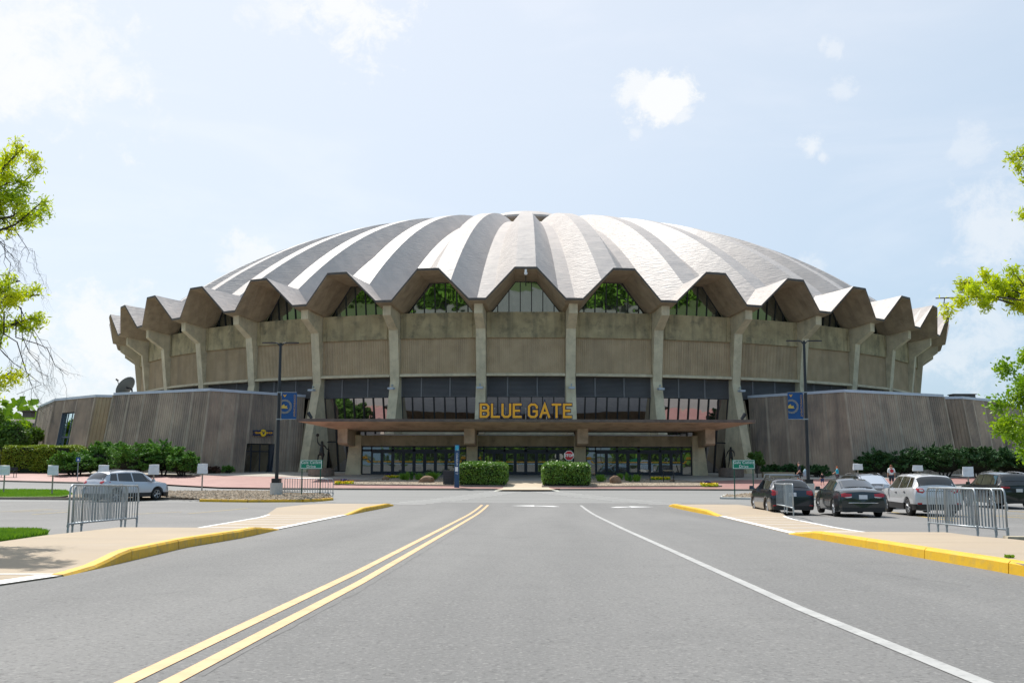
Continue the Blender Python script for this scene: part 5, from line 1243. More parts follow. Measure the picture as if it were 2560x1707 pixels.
# white SUV
TW = [(-2.25, .70, .80, .76, .62, .80), (-2.2, 1.02, .85, 1.08, .74, .88), (-2.08, 1.12, .87, 1.28, .72, .90), (-1.85, 1.13, .88, 1.52, .68, .91), (-1.65, 1.12, .89, 1.62, .66, .91), (-.6, 1.06, .90, 1.67, .65, .91), (.3, 1.03, .90, 1.655, .64, .91), (.55, 1.03, .90, 1.61, .64, .91), (1.3, 1.02, .88, 1.18, .70, .91), (1.4, 1.01, .88, 1.12, .72, .91), (2.0, .95, .84, 1.0, .66, .88), (2.2, .8, .76, .86, .55, .8), (2.26, .55, .66, .6, .45, .7)]
yw = 42.5
car('suv', 'white silver compact SUV behind the right-hand barriers', 'car', (at_px(2352, 40.2), yw, g(yw-1.3)), R_(-1.5), 4.5, 1.84, 1.68, P_WHT, TW, (-1.35, 1.35), .35, 0,
    [(-1.78, -1.3, -1.25, -1.62), (-1.22, -.3, -.33, -1.16), (-.22, 1.0, .5, -.24)], (-2.1, -1.76, 1.0, 1.03), (1.3, .6, 1., .96), sill=.25, cladding=.50,
    lamps=[('taillamp', [(.56, 1.12, 0), (.50, 1.00, 0), (.60, .92, 0), (.86, .98, .12), (.90, 1.14, .3), (.78, 1.12, .05)], REDL), ('reverselamp', [(.57, 1.08, -.012), (.56, .99, -.012), (.72, .99, -.012), (.74, 1.09, -.012)], CLRL), ('foglamp', [(.64, .56, 0), (.64, .49, 0), (.84, .49, .03), (.84, .56, .03)], REDL), ('stop_strip', [(-.22, 1.53, .02), (.22, 1.53, .02), (.22, 1.555, .02), (-.22, 1.555, .02)], REDL), ('hatch_trim', [(-.5, 1.0, 0), (.5, 1.0, 0), (.5, 1.025, 0), (-.5, 1.025, 0)], TRIM)], plate=(0, .84))
# black four-wheel drive
TJ = [(-2.4, .75, .86, .80, .70, .84), (-2.35, 1.08, .90, 1.14, .78, .92), (-2.22, 1.18, .91, 1.34, .76, .94), (-2.02, 1.18, .92, 1.62, .72, .95), (-1.85, 1.17, .93, 1.72, .71, .95), (-.6, 1.12, .93, 1.76, .70, .95), (.3, 1.10, .93, 1.75, .69, .95), (.5, 1.10, .93, 1.71, .69, .95), (1.15, 1.09, .92, 1.26, .74, .95), (1.25, 1.08, .92, 1.20, .76, .95), (2.1, 1.02, .88, 1.08, .72, .92), (2.35, .9, .84, .95, .6, .86), (2.4, .6, .74, .64, .5, .76)]
yj = 52.2
car('offroader', 'large black four-wheel drive parked at the right picture edge', 'car', (at_px(2545, 50), yj, g(yj-1)), R_(0), 4.8, 1.94, 1.78, P_JP, TJ, (-1.43, 1.47), .375, 0,
    [(-1.95, -1.4, -1.38, -1.8), (-1.32, -.3, -.32, -1.28), (-.22, .92, .46, -.24)], (-2.2, -1.92, 1., 1.02), (1.14, .52, 1., .96), rails=(-1.8, .3, .05, CHROME), sill=.27,
    lamps=[('taillamp', [(.42, 1.10, 0), (.42, 1.02, 0), (.92, 1.00, .22), (.90, 1.12, .22)], REDL)], plate=(0, .92))
# dark SUV facing the camera
yf = 51.8
car('suv', 'dark slate SUV facing the camera between the sedan and the white car', 'car', (at_px(2200, 50), yf, g(yf-1)), R_(181), 4.6, 1.84, 1.69, P_GRY, TW, (-1.35, 1.35), .35, 0,
    [(-1.78, -1.3, -1.25, -1.62), (-1.22, -.3, -.33, -1.16), (-.22, 1.0, .5, -.24)], (-2.1, -1.76, 1.0, 1.03), (1.3, .6, 1., .98), rails=(-1.6, .35, .05, CHROME),
    lamps=[('headlamp', [(.55, .86, 0), (.62, .76, 0), (.80, .80, -.06), (.84, .9, -.2), (.7, .9, -.05)], CLRL), ('grille', [(.45, -9, 0)], TRIM)][:1], plate=(0, .5), extra='facing')
# silver SUV on the left
Yc = 57.0; pc = pt(316, 1250, Yc)
car('suv', 'silver compact SUV parked at an angle behind the left barriers', 'car', (pc.x, Yc, g(Yc-1)), R_(-31), 4.6, 1.84, 1.71, P_SIL, TW, (-1.35, 1.37), .36, 0,
    [(-1.78, -1.3, -1.25, -1.62), (-1.22, -.3, -.33, -1.16), (-.22, 1.0, .5, -.24)], (-2.1, -1.76, 1.0, 1.03), (1.3, .6, 1., .98), rails=(-1.6, .35, .05, ALLOY), cladding=.46,
    lamps=[('taillamp', [(.54, 1.10, 0), (.56, 1.0, 0), (.80, .96, .04), (.90, 1.06, .3), (.88, 1.16, .34), (.74, 1.16, .04)], REDL), ('hatch_trim', [(-.45, .93, 0), (.45, .93, 0), (.45, .965, 0), (-.45, .965, 0)], CHROME)], plate=(0, .80))

# ------------------------------------------------------------------ people and statues
def skin_mesh(J, E, rad, mat_, name, sub=1):
    """joints, edges, radii -> one continuous skinned mesh"""
    me = bpy.data.meshes.new(name); me.from_pydata(J, E, []); o = bpy.data.objects.new(name, me); COL.objects.link(o)
    sk = o.modifiers.new('s', 'SKIN'); sk.use_smooth_shade = True; me.skin_vertices[0].data[0].use_root = True
    for i, r in enumerate(rad):
        r = r if isinstance(r, tuple) else (r, r); me.skin_vertices[0].data[i].radius = r
    sb = o.modifiers.new('b', 'SUBSURF'); sb.levels = sub; sb.render_levels = sub
    dg = bpy.context.evaluated_depsgraph_get(); m2 = bpy.data.meshes.new_from_object(o.evaluated_get(dg)); bpy.data.objects.remove(o); m2.materials.clear(); m2.materials.append(mat_); m2.name = name
    return m2
def person(name, lb, cat, loc, rz, H, pose, shirt, legs_m, hair, skin=SKIN, shoes=None, long_=False, longhair=False, statue=None):
    """pose: dict of joint overrides in head-height units scaled to H (x right of the figure, y forward, z up)"""
    B = {'pel': (0, 0, .53), 'chest': (0, 0, .70), 'neck': (0, .0, .825), 'head': (0, .015, .895), 'top': (0, .01, .965),
         'ls': (-.105, 0, .80), 'le': (-.135, -.01, .63), 'lw': (-.14, .03, .48), 'lh': (-.14, .04, .43),
         'rs': (.105, 0, .80), 're': (.135, -.01, .63), 'rw': (.14, .03, .48), 'rh': (.14, .04, .43),
         'lhip': (-.052, 0, .50), 'lk': (-.055, .01, .28), 'la': (-.055, -.01, .05), 'lt': (-.055, .08, .02),
         'rhip': (.052, 0, .50), 'rk': (.055, .01, .28), 'ra': (.055, -.01, .05), 'rt': (.055, .08, .02)}
    B.update(pose); K = list(B); J = [tuple(c*H for c in B[k]) for k in K]; ix = {k: i for i, k in enumerate(K)}
    E = [('pel', 'chest'), ('chest', 'neck'), ('neck', 'head'), ('head', 'top'), ('neck', 'ls'), ('ls', 'le'), ('le', 'lw'), ('lw', 'lh'), ('neck', 'rs'), ('rs', 're'), ('re', 'rw'), ('rw', 'rh'),
         ('pel', 'lhip'), ('lhip', 'lk'), ('lk', 'la'), ('la', 'lt'), ('pel', 'rhip'), ('rhip', 'rk'), ('rk', 'ra'), ('ra', 'rt')]
    Rd = {'pel': (.085, .062), 'chest': (.092, .062), 'neck': .032, 'head': (.050, .058), 'top': (.038, .044), 'ls': .032, 'le': .024, 'lw': .017, 'lh': (.020, .012), 'rs': .032, 're': .024, 'rw': .017, 'rh': (.020, .012),
          'lhip': .052, 'lk': .032, 'la': .022, 'lt': (.022, .014), 'rhip': .052, 'rk': .032, 'ra': .022, 'rt': (.022, .014)}
    def sub(keys, grow, m_, nm):
        kk = [k for k in keys]; Jx = [J[ix[k]] for k in kk]; ee = [(kk.index(a), kk.index(b)) for a, b in E if a in kk and b in kk]
        rr = [tuple(max(.008, (c+grow)) * H for c in (Rd[k] if isinstance(Rd[k], tuple) else (Rd[k],)*2)) for k in kk]; return skin_mesh(Jx, ee, rr, m_, nm)
    t = thing(name, lb, cat, loc, rz)
    put('body', sub(K, 0, statue or skin, 'body'), t)
    if not statue:
        put('shirt', sub(['chest', 'pel', 'neck', 'ls', 'le', 'rs', 're'][:7], .010, shirt, 'shirt'), t)
        put('trousers', sub(['pel', 'lhip', 'lk', 'rhip', 'rk']+(['la', 'ra'] if long_ else []), .012, legs_m, 'trousers'), t)
    hm = MB(); hd_ = Vector(J[ix['head']]); r = .062*H
    for i in range(6):
        pass
    V = []; Fc = []; n_ = 10
    for i in range(6):
        a = math.pi*.62*i/5
        for k in range(n_): b = 2*math.pi*k/n_; front_ = math.sin(b) > .3; zz = math.cos(a); 
        for k in range(n_):
            b = 2*math.pi*k/n_; aa = a*(.62 if math.sin(b) > .3 else 1); V.append((hd_.x+r*.86*math.sin(aa)*math.cos(b), hd_.y-.002*H+r*1.02*math.sin(aa)*math.sin(b), hd_.z+.022*H+r*.95*math.cos(aa)))
    for i in range(5):
        for k in range(n_): Fc.append((i*n_+k, i*n_+(k+1) % n_, (i+1)*n_+(k+1) % n_, (i+1)*n_+k))
    hm.add(V, Fc)
    if longhair: hm.tube([(hd_.x, hd_.y-.02*H, hd_.z+.05*H), (hd_.x, hd_.y-.055*H, hd_.z), (hd_.x, hd_.y-.045*H, hd_.z-.09*H)], [.045*H, .05*H, .02*H], 8)
    hm.put('hair', [statue or hair], t, smooth=True)
    if shoes:
        for k in ('l', 'r'):
            a, b = Vector(J[ix[k+'a']]), Vector(J[ix[k+'t']]); m2 = MB(); m2.tube([a+Vector((0, -.03*H, -.02*H)), b+Vector((0, .02*H, .0))], [.028*H, .02*H], 8); m2.put('shoe', [shoes], t)
    return t
def cloth(n, c): return mat(n, c, None, rough=.9)
def P2(px, Y): return (pt(px, 1200, Y).x, Y, g(Y)+.12)
walkp = {'lk': (-.055, .07, .28), 'la': (-.055, .12, .05), 'lt': (-.055, .20, .03), 'rk': (.055, -.02, .28), 'ra': (.055, -.13, .09), 'rt': (.055, -.06, .03), 'rw': (.14, -.1, .49), 'rh': (.14, -.12, .44), 'lw': (-.14, .1, .5), 'lh': (-.14, .13, .46)}
HB, HR, HG = cloth('brown_hair', (.05, .03, .02)), cloth('red_hair', (.38, .10, .02)), cloth('grey_brown_hair', (.12, .10, .09))
Yp = 79.5
mn = person('person', 'man in a dark navy t-shirt walking left behind the dark hatchback', 'person', P2(1999, Yp), R_(80), 1.86, walkp, cloth('navy_shirt', (.015, .022, .035)), cloth('dark_shorts', (.03, .03, .035)), HG, shoes=WHITE)
m2 = MB(); m2.tube([(0, 0, .35), (0, 0, .2), (0, 0, 0), (0, 0, -.25), (0, 0, -.33)], [.03, .13, .19, .17, .06], 10)
pb2 = P2(2013, Yp-.1); bgo = m2.put('carrier_bag', [cloth('pale_blue_bag', (.28, .38, .45))], None, loc=(pb2[0], pb2[1], pb2[2]+.93), smooth=True, label='pale blue bag carried on the back of the man', cat='bag')
person('person', 'small child in black top and blue shorts on the red brick', 'person', P2(2056, 78.2), R_(15), 1.10, walkp, cloth('black_top', (.012, .012, .014)), cloth('blue_denim', (.02, .06, .16)), HB, shoes=WHITE)
person('person', 'red-haired child in a turquoise t-shirt reaching out an arm', 'person', P2(2094, 80), R_(70), 1.50, dict(walkp, lw=(-.10, .20, .60), lh=(-.10, .26, .585), le=(-.12, .08, .68), rw=(.10, .18, .60), rh=(.10, .24, .58), re=(.12, .07, .68)), cloth('turquoise_shirt', (.02, .42, .55)), cloth('grey_shorts', (.10, .10, .11)), HR, shoes=WHITE)
wm = person('person', 'woman with red-brown hair in a white t-shirt printed with a red disc', 'person', P2(2229, 76.5), R_(-12), 1.80, {}, cloth('white_shirt', (.75, .75, .75)), cloth('dark_jeans', (.03, .04, .06)), cloth('auburn_hair', (.16, .05, .025)), shoes=WHITE, longhair=False)
m2 = MB(); m2.tube([(.01*1.8, -.16, .72*1.8), (.01*1.8, -.125, .72*1.8)], .13, 16); m2.put('print', [REDS], wm)
# statues on stone plinths
PL = mat('granite_plinth', (.20, .15, .12), (.15, .11, .09), 5, .8)
def statue(px, Y, zh, zb_px, w_, lb, pose, H, rz, plb, ball=True):
    x = pt(px, 1180, Y).x; z0 = g(Y)+.12; zp = pt(px, zb_px, Y).z; hb = zp-z0
    pl = thing('plinth', plb, 'plinth', (x, Y, z0)); m2 = MB(); m2.tube([(0, 0, 0), (0, 0, hb)], w_, 24); m2.put('stone_drum', [PL], pl); m2 = MB(); m2.tube([(0, 0, hb), (0, 0, hb+.06)], w_*.96, 24); m2.put('cap_stone', [PL], pl)
    t = person('statue', lb, 'statue', (x, Y, zp+.05), rz, H, pose, None, None, None, statue=STATU)
    if ball:
        bm = bmesh.new(); bmesh.ops.create_icosphere(bm, subdivisions=2, radius=.15); me = bpy.data.meshes.new('ball'); bm.to_mesh(me); bm.free(); me.materials.append(STATU); h = Vector(pose['lh'])*H; put('ball', me, t, loc=(h.x, h.y, h.z+.14))
    return t
statue(803, 88.5, 0, 1171.5, 1.15, 'dark bronze basketball player statue holding a ball overhead on one raised leg', {'ls': (-.09, .02, .83), 'le': (-.18, .06, .92), 'lw': (-.20, .05, 1.08), 'lh': (-.19, .05, 1.13), 'rs': (.10, 0, .80), 're': (.17, .03, .70), 'rw': (.24, .08, .66), 'rh': (.28, .1, .65),
       'lk': (-.16, .12, .47), 'la': (-.19, .10, .24), 'lt': (-.20, .15, .20), 'rk': (.03, 0, .26), 'ra': (.03, 0, .05), 'rt': (.04, .06, .02)}, 2.45, R_(180)+.25 if False else R_(-8), 'round granite plinth under the leaping bronze player at left')
statue(1828, 89, 0, 1171, 1.1, 'dark bronze standing player statue behind the right street sign', {'le': (-.17, .02, .66), 'lw': (-.16, .12, .55), 'lh': (-.15, .16, .53), 're': (.17, .03, .66), 'rw': (.22, .1, .52), 'rh': (.24, .13, .49), 'lk': (-.07, .05, .28), 'la': (-.10, -.02, .05), 'lt': (-.11, .05, .02), 'rk': (.08, .02, .28), 'ra': (.12, -.02, .05), 'rt': (.14, .05, .02)}, 1.9, R_(170), 'round granite plinth under the standing bronze player at right', ball=False)

# ------------------------------------------------------------------ plants
def tree_branches(mb, p0, p1, r0, depth, spread, tips, rnd, bend=.15, nseg=4, kids=(3, 5), ratio=.62, droop=0.):
    P = [Vector(p0)]; d = Vector(p1)-Vector(p0)
    for i in range(1, nseg+1):
        q = Vector(p0)+d*(i/nseg)+Vector((rnd.gauss(0, 1), rnd.gauss(0, 1), rnd.gauss(0, 1)-droop*(i/nseg)))*d.length*bend*.35*(1 if i < nseg else .4); P.append(q)
    r = [r0*(1-.72*i/nseg) for i in range(nseg+1)]; mb.tube(P, r, 6 if r0 > .04 else 4 if r0 > .012 else 3, cap=False)
    if depth == 0: tips.append((P[-1], (P[-1]-P[-2]).normalized(), d.length)); return
    tips += [(P[-1], (P[-1]-P[-2]).normalized(), d.length*.25), (P[-1].lerp(P[-2], .8), (P[-1]-P[-2]).normalized(), d.length*.2)]
    n = rnd.randint(*kids)
    for k in range(n):
        u = .45+.55*(k+rnd.random())/n; i = min(nseg-1, int(u*nseg)); q = P[i].lerp(P[i+1], u*nseg-i)
        dd = (d.normalized()+Vector((rnd.gauss(0, 1), rnd.gauss(0, 1), rnd.gauss(0, .7)))*spread).normalized()
        dd.z -= droop*.5; Ln = d.length*ratio*rnd.uniform(.7, 1.15)
        tree_branches(mb, q, q+dd*Ln, r0*.5*(1-.4*u), depth-1, spread, tips, rnd, bend, nseg, kids, ratio, droop)
def leaf_clumps(tips, n, rad, ll, lw, rnd, updir=.2):
    C = []; U = []
    k = rng.integers(0, len(tips), n); T = np.array([t[0] for t in tips])[k]; Dn = np.array([t[1] for t in tips])[k]; Ln = np.array([t[2] for t in tips])[k]
    C = T-Dn*(Ln*rng.random(n)*.9)[:, None]+rng.normal(0, rad, (n, 3)); U = Dn*.6+unit(n)*.8+np.array([0, 0, updir]); U /= np.linalg.norm(U, axis=1, keepdims=True)
    s = rng.uniform(.6, 1.3, n)[:, None]; return C, U*ll*s/2, perp(U)*lw*s/2
def near_tree(lb, base, top, limbs, leafmat, nleaf, rad, ll, lw, seed, depth=2, rtr=.14, droop=.0, bare=(), kids=(3, 5), ratio=.6, spread=.5, nbare=0):
    rnd = random.Random(seed); z0 = g(base[1]); t = thing('tree', lb, 'tree', (base[0], base[1], z0)); O = Vector((base[0], base[1], z0))
    mb = MB(); tips = []; tr = [Vector((0, 0, -.1)), Vector((.05, .02, (top-z0)*.4)), Vector((0, 0, top-z0))]; mb.tube(tr, [rtr, rtr*.8, rtr*.5], 10)
    for (f, tx, ty, tz) in limbs:
        q = tr[0].lerp(tr[2], f); tree_branches(mb, q, Vector((tx, ty, tz))-O, rtr*.24, depth, spread, tips, rnd, .14, 5, kids, ratio, droop)
    mb.put('trunk', [BARK], t, smooth=True)
    if bare:
        mb = MB(); tb = []
        for (ax, ay, az, bx, by, bz) in bare: tree_branches(mb, Vector((ax, ay, az))-O, Vector((bx, by, bz))-O, .014, 2, .45, tb, rnd, .25, 5, (4, 6), .42, .5)
        mb.put('bare_twigs', [BARK], t)
    C, U, Wd = leaf_clumps(tips, nleaf, rad, ll, lw, rnd)
    o = stuff_quads('crown', C, U, Wd, leafmat, t); return t
def w3(px, py, Y): p = pt(px, py, Y); return (p.x, p.y, p.z)
# left honey locust: trunk outside the frame, branches reach in
YT = 17.5
lim = [(.8, *w3(60, 365, YT)), (.8, *w3(30, 400, YT+.4)), (.75, *w3(85, 440, YT)), (.75, *w3(20, 450, YT-.3)), (.7, *w3(105, 515, YT)), (.7, *w3(40, 500, YT-.4)), (.65, *w3(0, 520, YT)), (.55, *w3(40, 690, YT)), (.5, *w3(75, 740, YT+.2)), (.5, *w3(90, 790, YT)), (.5, *w3(15, 730, YT-.4)), (.45, *w3(-20, 850, YT)), (.4, *w3(25, 930, YT)), (.85, *w3(-150, 330, YT)), (.85, *w3(-300, 280, YT+1)), (.8, *w3(-420, 330, YT+2)), (.7, *w3(-130, 420, YT-1.2)), (.6, *w3(-120, 600, YT+1.5)), (.8, *w3(-60, 380, YT+.8)), (.75, *w3(-260, 450, YT-.8))]
bare = [(*w3(-30, 480, YT), *w3(80, 640, YT)), (*w3(-20, 520, YT), *w3(50, 660, YT)), (*w3(-40, 560, YT), *w3(25, 690, YT)), (*w3(-20, 680, YT), *w3(110, 880, YT)), (*w3(0, 720, YT), *w3(90, 900, YT)), (*w3(-20, 760, YT), *w3(60, 930, YT)), (*w3(40, 800, YT), *w3(165, 925, YT)), (*w3(10, 780, YT), *w3(50, 980, YT)), (*w3(-40, 600, YT), *w3(10, 760, YT))]
near_tree('bright yellow-green honey locust reaching in over the left picture edge', (-12.2, YT), 5.2, lim, LEAFY, 34000, .07, .095, .026, 3, 2, .17, .05, bare, (10, 14), .085, .9)
# right branch of a near honey locust
YR = 17.
lim = [(.55, *w3(2340, 752, YR)), (.56, *w3(2420, 730, YR+.2)), (.58, *w3(2480, 712, YR)), (.6, *w3(2530, 690, YR-.2)), (.57, *w3(2400, 752, YR-.1)), (.56, *w3(2450, 745, YR+.1)), (.85, *w3(2545, 420, YR)), (.82, *w3(2570, 470, YR)), (.75, *w3(2590, 550, YR+.2)), (.9, *w3(2700, 330, YR)), (.9, *w3(2850, 350, YR+1)), (.6, *w3(2800, 750, YR+1)), (.7, *w3(2900, 600, YR-1)), (.7, *w3(2700, 650, YR))]
near_tree('bright yellow-green honey locust with one long branch at the right picture edge', (11.9, YR), 5.6, lim, LEAFY, 26000, .055, .095, .026, 8, 2, .15, -.12, (), (10, 14), .085, .7)
# right maple near the annex
YM = 44.
lim = [(.6, *w3(2535, 940, YM)), (.6, *w3(2520, 1015, YM-1)), (.7, *w3(2575, 890, YM)), (.45, *w3(2515, 1070, YM)), (.4, *w3(2545, 1110, YM+1)), (.5, *w3(2590, 980, YM)), (.4, *w3(2600, 1100, YM)), (.8, *w3(2640, 890, YM+1)), (.6, *w3(2660, 950, YM)), (.8, *w3(2720, 880, YM)), (.5, *w3(2720, 1050, YM)), (.9, *w3(2680, 850, YM)), (.5, *w3(2640, 1060, YM-2)), (.6, *w3(2600, 920, YM-2)), (.8, *w3(2900, 900, YM)), (.7, *w3(2960, 990, YM+1)), (.9, *w3(2820, 830, YM)), (.6, *w3(2900, 1060, YM-1)), (.8, *w3(2830, 950, YM+2))]
near_tree('fresh green maple at the right picture edge in front of the annex', (26.5, YM), 4.8, lim, LEAFG, 40000, .20, .17, .11, 12, 2, .17, .0, (), (7, 9), .16, .6)

def crown_tree(lb, x, y, h, cr, leafmat, n, ls, seed, group=None, trunk=.35, name='tree', lobes=7):
    rnd = random.Random(seed); r2 = np.random.default_rng(seed); z0 = g(y); t = thing(name, lb, 'tree', (x, y, z0), group=group); mb = MB(); tips = []
    mb.tube([(0, 0, -.2), (0, 0, h*.55)], [h*.03, h*.018], 8)
    C = []; 
    for k in range(lobes):
        a = rnd.uniform(0, 6.28); e = rnd.uniform(-.3, 1); c = Vector((math.cos(a)*cr*.6, math.sin(a)*cr*.6, h*(1-trunk)*.5+h*trunk+e*h*.26)); mb.tube([(0, 0, h*trunk*.8), c*.6+Vector((0, 0, h*.15)), c], [h*.012, h*.008, h*.003], 5, cap=False)
        q = r2.normal(0, 1, (n//lobes, 3)); q /= np.linalg.norm(q, axis=1, keepdims=True); rr = r2.uniform(.55, 1.05, (len(q), 1)); C.append(np.array(c)+q*rr*cr*rnd.uniform(.4, .62)*np.array([1, 1, .8])+r2.normal(0, .12*cr*.3, (len(q), 3)))
    mb.put('trunk', [BARK], t, smooth=True); C = np.concatenate(C); C[:, 2] = np.maximum(C[:, 2], h*.12); n_ = len(C); U = unit(n_); stuff_quads('crown', C, U*ls*rng.uniform(.3, .7, (n_, 1)), perp(U)*ls*.4, leafmat, t); return t
# trees at the far left, behind and beside the hedge
for i, (px, py, Y, h, cr, m_) in enumerate([(4, 1190, 108, 4.9, 2.3, LEAFD), (60, 1190, 112, 4.7, 1.6, LEAFD), (34, 1190, 118, 5.6, 2.0, LEAFG), (-60, 1190, 110, 6.5, 2.6, LEAFD)]):
    crown_tree(['dark green tree at the left edge beyond the clipped hedge', 'dark green tree touching the end of the left annex', 'lighter green tree rising between the two dark ones at the far left', 'green tree beyond the left picture edge'][i], pt(px, py, Y).x, Y, h, cr, m_, 5200, .34, 20+i)
# dark pitched-roof building beyond
Y = 150; a, b = pt(-60, 1060, Y), pt(86, 1060, Y); zt = pt(40, 1048, Y).z; ze = pt(40, 1083, Y).z
bd = thing('low_building', 'long low building with a dark brown roof beyond the left annex', 'building', ((a.x+b.x)/2, Y, g(Y))); wb = 14; z0 = g(Y)
mb = MB(); mb.box((-4, 3, (ze-z0)/2), (22, 9, ze-z0)); mb.put('wall', [mat('grey_wall', (.28, .27, .25), None)], bd)
mb = MB(); mb.prism([(-2.2, ze-z0-.2), (5, zt-z0+.2), (6.5, zt-z0+.2), (9, ze-z0-.2)], 'x', -16, 8); mb.put('roof', [mat('brown_shingle_roof', (.06, .045, .045), (.045, .035, .035), 2)], bd)
for i in range(5): mb = MB(); mb.box((-12+i*4, -1.53, (ze-z0)*.5), (1.4, .06, 1.3)); mb.put('window', [CARG], bd)
mb = MB(); mb.box((2, 3, zt-z0+.9), (1.3, 1.3, .9)); mb.box((2, 3, zt-z0+1.4), (1.9, 1.9, .12)); mb.put('chimney', [mat('brown_cap', (.16, .12, .1), None)], bd)
# hill with wood on the skyline
V = []; Fc = []; nx = 40
for i in range(nx+1):
    x = -900+i*45
    for y, z in ((600, -3), (800, 14), (1050, 30+9*math.sin(i*.55)+5*math.sin(i*1.7)), (1500, 10)): V.append((x*1.2, y, z))
for i in range(nx):
    for k in range(3): Fc.append((i*4+k, (i+1)*4+k, (i+1)*4+k+1, i*4+k+1))
put('hill', mesh('hill', V, Fc, mat('wooded_hill', (.08, .14, .07), (.12, .18, .07), .02, 1.), smooth=True), kind='structure')
n = 9000; xx = rng.uniform(-1000, -250, n); yy_ = rng.uniform(560, 1000, n); zz = np.interp(yy_, [600, 800, 1050], [-3, 14, 30])+rng.uniform(0, 9, n)+4*np.sin(xx*.03); U = unit(n)
stuff_quads('woodland', np.c_[xx, yy_, zz], U*3.6, perp(U)*3.2, mat('hill_foliage', (.10, .20, .05), (.17, .27, .06), .02, .9, transl=.2), kind='stuff', label='far wooded hillside on the left skyline')
n = 4000; xx = rng.uniform(-150, -60, n); yy_ = rng.uniform(190, 240, n); zz = rng.uniform(0, 1, n)**.8*(pt(40, 1034, 210).z+2+1.5*np.sin(xx*.3))-1; U = unit(n)
stuff_quads('treeline', np.c_[xx, yy_, zz], U*1.0, perp(U)*.9, mat('treeline_foliage', (.13, .25, .02), (.20, .33, .03), .15, .9, transl=.25), kind='stuff', label='sunlit line of trees behind the low building')
# wood behind the viewer, seen in the window reflections
n = 80000; xx = rng.uniform(-200, 200, n); yy_ = np.where((xx < 17) & (xx > -38), -88, -14)-rng.uniform(0, 22, n); zz = rng.uniform(0, 1, n)**.7*(13+3*np.sin(xx*.23))-2; U = unit(n)
keep = yy_ < -20; stuff_quads('woodland', np.c_[xx, yy_, zz][keep], (U*.75)[keep], (perp(U)*.7)[keep], mat('wood_foliage', (.08, .20, .02), (.20, .36, .03), .25, .9, transl=.25), kind='stuff', label='leafy wood across the lot, mirrored in the arena windows')

# hedges by the entrance
def box_hedge(lb, xa, xb, y0, y1, H, mat_, n, ls, r=.0, group=None, taperx=0., core=DARKIN):
    z0 = g(y0)+.2; x0 = (xa+xb)/2; t = thing('hedge', lb, 'hedge', (x0, y0, z0), group=group); w_ = (xb-xa)/2; D_ = y1-y0; rise = g(y1)-g(y0)
    C = []
    def surf_pts(n_):
        a = np.array([2*w_*D_, 2*w_*H, 2*w_*H, D_*H, D_*H]); k = rng.choice(5, n_, p=a/a.sum()); u, v = rng.random(n_), rng.random(n_); P = np.zeros((n_, 3))
        f = lambda m_, x, y, z: P.__setitem__(m_, np.c_[x, y, z])
        m0 = k == 0; P[m0] = np.c_[(u[m0]*2-1)*w_, v[m0]*D_, np.full(m0.sum(), H)]
        m0 = k == 1; P[m0] = np.c_[(u[m0]*2-1)*w_, np.zeros(m0.sum()), v[m0]*H]
        m0 = k == 2; P[m0] = np.c_[(u[m0]*2-1)*w_, np.full(m0.sum(), D_), v[m0]*H]
        for j, s in ((3, -1), (4, 1)):
            m0 = k == j; P[m0] = np.c_[np.full(m0.sum(), s*w_), u[m0]*D_, v[m0]*H]
        return P
    P = surf_pts(n)
    # rounding of the box
    c0 = np.array([0, D_/2, H*.5]); q = (P-c0)/np.array([w_, D_/2, H*.5]); rn = (np.abs(q)**7).sum(1)**(1/7); P = c0+(P-c0)/rn[:, None]*(1+r*np.sin(P[:, :1]*1.9+P[:, 1:2])*.04)
    P[:, 2] += P[:, 1]*rise/D_; P += rng.normal(0, .045, P.shape); U = unit(n); U[:, 2] = np.abs(U[:, 2])*.7+.1
    stuff_quads('foliage', P, U*ls*rng.uniform(.4, .8, (n, 1)), perp(U)*ls*.36, mat_, t)
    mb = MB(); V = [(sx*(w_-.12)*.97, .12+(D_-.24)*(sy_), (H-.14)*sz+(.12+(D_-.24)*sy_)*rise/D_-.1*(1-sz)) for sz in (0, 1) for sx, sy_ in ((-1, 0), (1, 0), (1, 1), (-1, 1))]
    mb.add(V, [(3, 2, 1, 0), (4, 5, 6, 7), (0, 1, 5, 4), (1, 2, 6, 5), (2, 3, 7, 6), (3, 0, 4, 7)]); mb.put('dark_core', [core], t)  # solid dark box fills the hedge, its inner shade in the colour
    return t
Yh0 = gp(1200, 1214.5, .15)[1]
Hh = (pt(1200, 1160.5, Yh0).z-g(Yh0)-.2)
box_hedge('clipped box-shaped hedge left of the entrance walkway', pt(1145, 1200, Yh0).x, pt(1267, 1200, Yh0).x, Yh0, Yh0+3.6, Hh, LEAFH, 15000, .12, 1., 'clipped hedges flanking the walkway')
box_hedge('clipped box-shaped hedge right of the entrance walkway with the stop sign behind', pt(1356, 1200, Yh0).x, pt(1478, 1200, Yh0).x, Yh0, Yh0+3.6, Hh, LEAFH, 15000, .12, 1., 'clipped hedges flanking the walkway')
# golden clipped hedge at far left
a, b = pt(12, 1180, 93.), pt(190, 1180, 93.)
box_hedge('long clipped yellow-green hedge before the left annex', a.x, b.x, 91.5, 96.5, 2.35, LEAFYH, 26000, .15, 1.)
